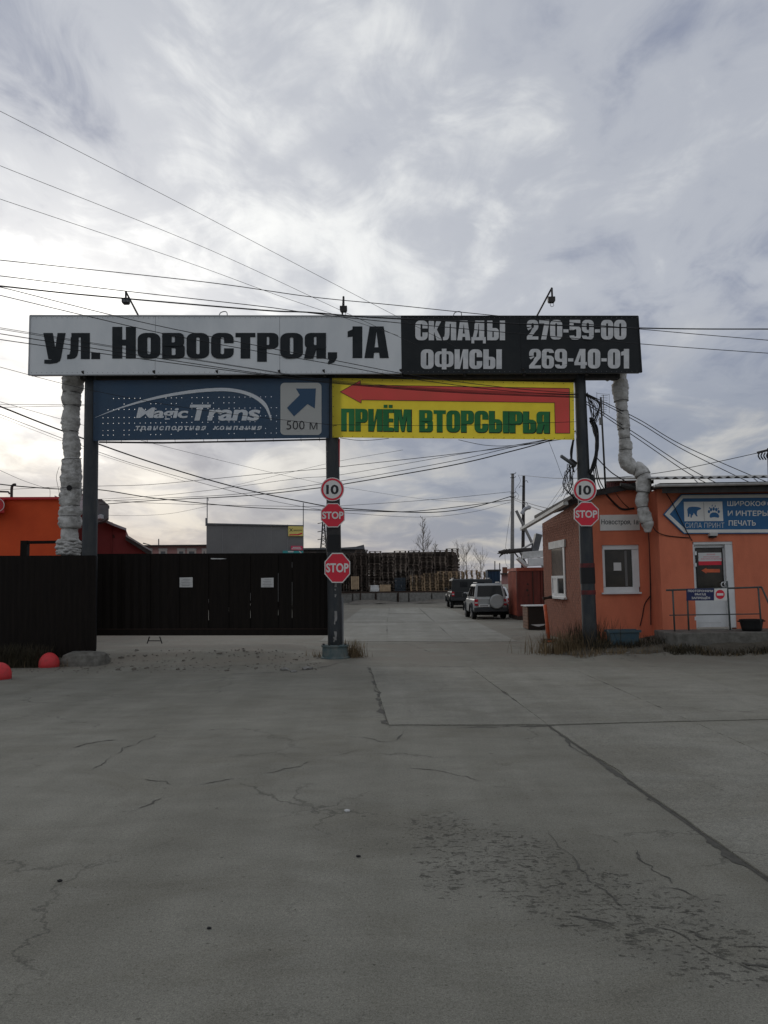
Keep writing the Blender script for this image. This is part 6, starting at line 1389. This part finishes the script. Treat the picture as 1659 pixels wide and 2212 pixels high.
for k, (a, b_, c2, d2) in enumerate((((1262, 848), (1378, 905), (1477, 963), (1660, 1043)), ((1262, 851), (1378, 912), (1477, 972), (1625, 1045)), ((1264, 866), (1378, 940), (1477, 1005), (1560, 1050)), ((1264, 871), (1378, 948), (1477, 1016), (1530, 1046)))):
    wire(['first', 'second', 'third', 'fourth'][k] + ' from top of the four wires falling right from the right post', M_ + .002, [(*a, 20.3), (*b_, 20.8), (*c2, 21.2), (*d2, 21.8)])
wire('thin wire slanting steeply left of the right post to the booth roof', T_, [(1244, 1005, 20.4), (1215, 1050, 22), (1180, 1100, 24)]); wire('second thin steep wire left of the right post', T_, [(1246, 1012, 20.4), (1222, 1052, 22), (1192, 1094, 24)])
wire('hair-thin wire dangling below the yellow banner corner', T_, [(1185, 952, 20.5), (1200, 990, 21), (1215, 1030, 22), (1232, 1058, 23)])
wire('black wire sagging below the left half of the yellow banner', T_ + .002, [(735, 946, 20.2), (770, 951, 20.2), (800, 951, 20.2), (840, 947, 20.2)]); wire('black wire sagging below the right half of the yellow banner', T_ + .002, [(990, 950, 20.2), (1050, 962, 20.2), (1110, 962, 20.3), (1190, 950, 20.3)])
wire('thin wire running down the wrapped pipe by small clamps', T_, [(128, 1008, 19.6), (122, 1030, 19.6), (126, 1055, 19.6), (130, 1075, 19.6)])
o = thing('far_pole_top', 'pole top with dangling insulators at the right edge of the picture', 'utility pole', (P(1662, 1240, 30).x, 30, 0))
mb = MB(); mb.tube([Vector((P(1668, 1240, 30).x, 30, -.1)), P(1664, 968, 30)], .12, 8); mb.build('shaft', MATS['pole_wood'], o)
mb = MB(); mb.tube([P(1636, 978, 30), P(1664, 971, 30), P(1690, 976, 30)], .05, 6); mb.build('cross_arm', MATS['pole_wood'], o)
for x in (1641, 1647, 1653, 1659): mb = MB(); mb.tube(crom([P(x, 978, 30), P(x - 3, 985, 30), P(x + 2, 993, 30)], 4), .025, 5); mb.build('insulator', MATS['cable'], o)

# ------------------------------------------------------------------ weeds
def weeds(name, m, n, gen, hmin, hmax, wd, lean=.35, seed=1, z0=None):
    random.seed(seed); mb = MB()
    for _ in range(n):
        x, y = gen(); z = gz(x, y) - .02 if z0 is None else z0; h = random.uniform(hmin, hmax); a = random.uniform(0, 6.28); l = random.uniform(0, lean) * h; w_ = wd * random.uniform(.6, 1.3)
        dx, dy = math.cos(a), math.sin(a); i = len(mb.v); sx, sy = -dy * w_, dx * w_
        for t_, k in ((0, 1.0), (.5, .8), (.85, .45)): mb.v += [Vector((x + dx * l * t_ * t_ + sx * k, y + dy * l * t_ * t_ + sy * k, z + h * t_)), Vector((x + dx * l * t_ * t_ - sx * k, y + dy * l * t_ * t_ - sy * k, z + h * t_))]
        mb.v.append(Vector((x + dx * l, y + dy * l, z + h))); mb.f += [[i, i + 1, i + 3, i + 2], [i + 2, i + 3, i + 5, i + 4], [i + 4, i + 5, i + 6]]
    ob = mb.build(name, MATS[m]); ob['kind'] = 'stuff'; return ob
U = random.uniform
def clump(px, Y, sx, sy):
    c_ = P(px, 1260, Y).x; return lambda: (random.gauss(c_, sx), random.gauss(Y, sy))
weeds('dry_grass', 'straw', 420, clump(756, 20.1, .17, .16), .12, .5, .006, .9, 1)
weeds('dry_grass', 'straw', 160, clump(700, 20.1, .2, .12), .05, .2, .006, .8, 2)
weeds('dry_weeds', 'straw', 1400, clump(1236, 20.4, .5, .25), .10, .62, .006, .8, 3)
weeds('dark_weeds', 'weed_dark', 620, clump(1262, 20.5, .36, .25), .15, .9, .006, .55, 4)
weeds('dark_weeds', 'weed_dark', 2000, lambda: (U(4.9, 7.3), 19.6 + abs(random.gauss(0, .5))), .05, .34, .008, 1.0, 5)
weeds('dark_weeds', 'weed_dark', 2400, lambda: (U(6.4, 10.8), U(18.7, 19.25)), .03, .2, .008, 1.0, 6)
weeds('dry_weeds', 'straw', 700, lambda: (U(7.0, 10.8), U(18.6, 19.2)), .03, .16, .006, 1.0, 17)
weeds('dry_weeds', 'straw', 900, lambda: (U(4.3, 7.6), U(19.0, 20.0)), .04, .22, .006, 1.0, 7)
weeds('dark_weeds', 'weed_dark', 3400, lambda: (U(-12, -8.0), 18.45 + abs(random.gauss(0, .3))), .06, .6, .008, .9, 8)
weeds('dry_weeds', 'straw', 200, lambda: (U(-12, -7.4), 18.4 + abs(random.gauss(0, .3))), .04, .3, .006, .9, 9)
def soil(name, pts, seed, hgt):
    random.seed(seed); mb = MB(); n, mrow = len(pts), 6
    for j in range(mrow):
        for k, (x, y0, y1) in enumerate(pts):
            f = j / (mrow - 1); y = y0 + (y1 - y0) * f + .08 * noise.noise(Vector((x * 2, f * 3, seed))) * (f < .9); mb.v.append(Vector((x, y, gz(x, y) + (hgt * math.sin(f * math.pi / 2) ** .7 * math.sin(math.pi * min(1, max(0, k / (n - 1)))) ** .3 + .06 * noise.noise(Vector((x * 2.3, y * 2.3, seed))) if j else -.03))))
    mb.f = [[j * n + k, j * n + k + 1, (j + 1) * n + k + 1, (j + 1) * n + k] for j in range(mrow - 1) for k in range(n - 1)]
    return struct(mb.build(name, MATS['soil'], smooth=True), 'stuff')
mat('soil', (.055, .046, .034), .95, (.10, .088, .066), 3, bump=1.0, bscale=14)
soil('soil_bank', [(4.2 + .28 * k, 19.6 - .7 * sstep(0, 9, k), 20.9) for k in range(12)] + [(7.6 + .4 * k, 18.85, 19.4) for k in range(17)], 2, .22)
soil('soil_bank', [(-13 + .3 * k, 18.5 + .12 * math.sin(k * .7), 19.3) for k in range(21)], 5, .16)
random.seed(77); mb = MB()
for k in range(420):
    if k < 60: x, y = U(4.5, 11), U(18.6, 19.3)
    elif k < 320: x, y = U(-7.2, -1.6), U(17.2, 20.5)
    else: x, y = U(-12, -6.8), U(17.6, 18.6)
    s_ = U(.008, .022) if random.random() < .92 else U(.025, .05); z = gz(x, y) + .2 * s_ + (.05 if k < 60 and x > 5 else 0); a = U(0, 3)
    mb.obox((x, y, z), Vector((math.cos(a), math.sin(a), .2)) * s_, Vector((-math.sin(a), math.cos(a), .1)) * s_ * .7, Vector((.1, 0, 1)) * s_ * .45)
struct(mb.build('gravel', MATS['dirt']), 'stuff')
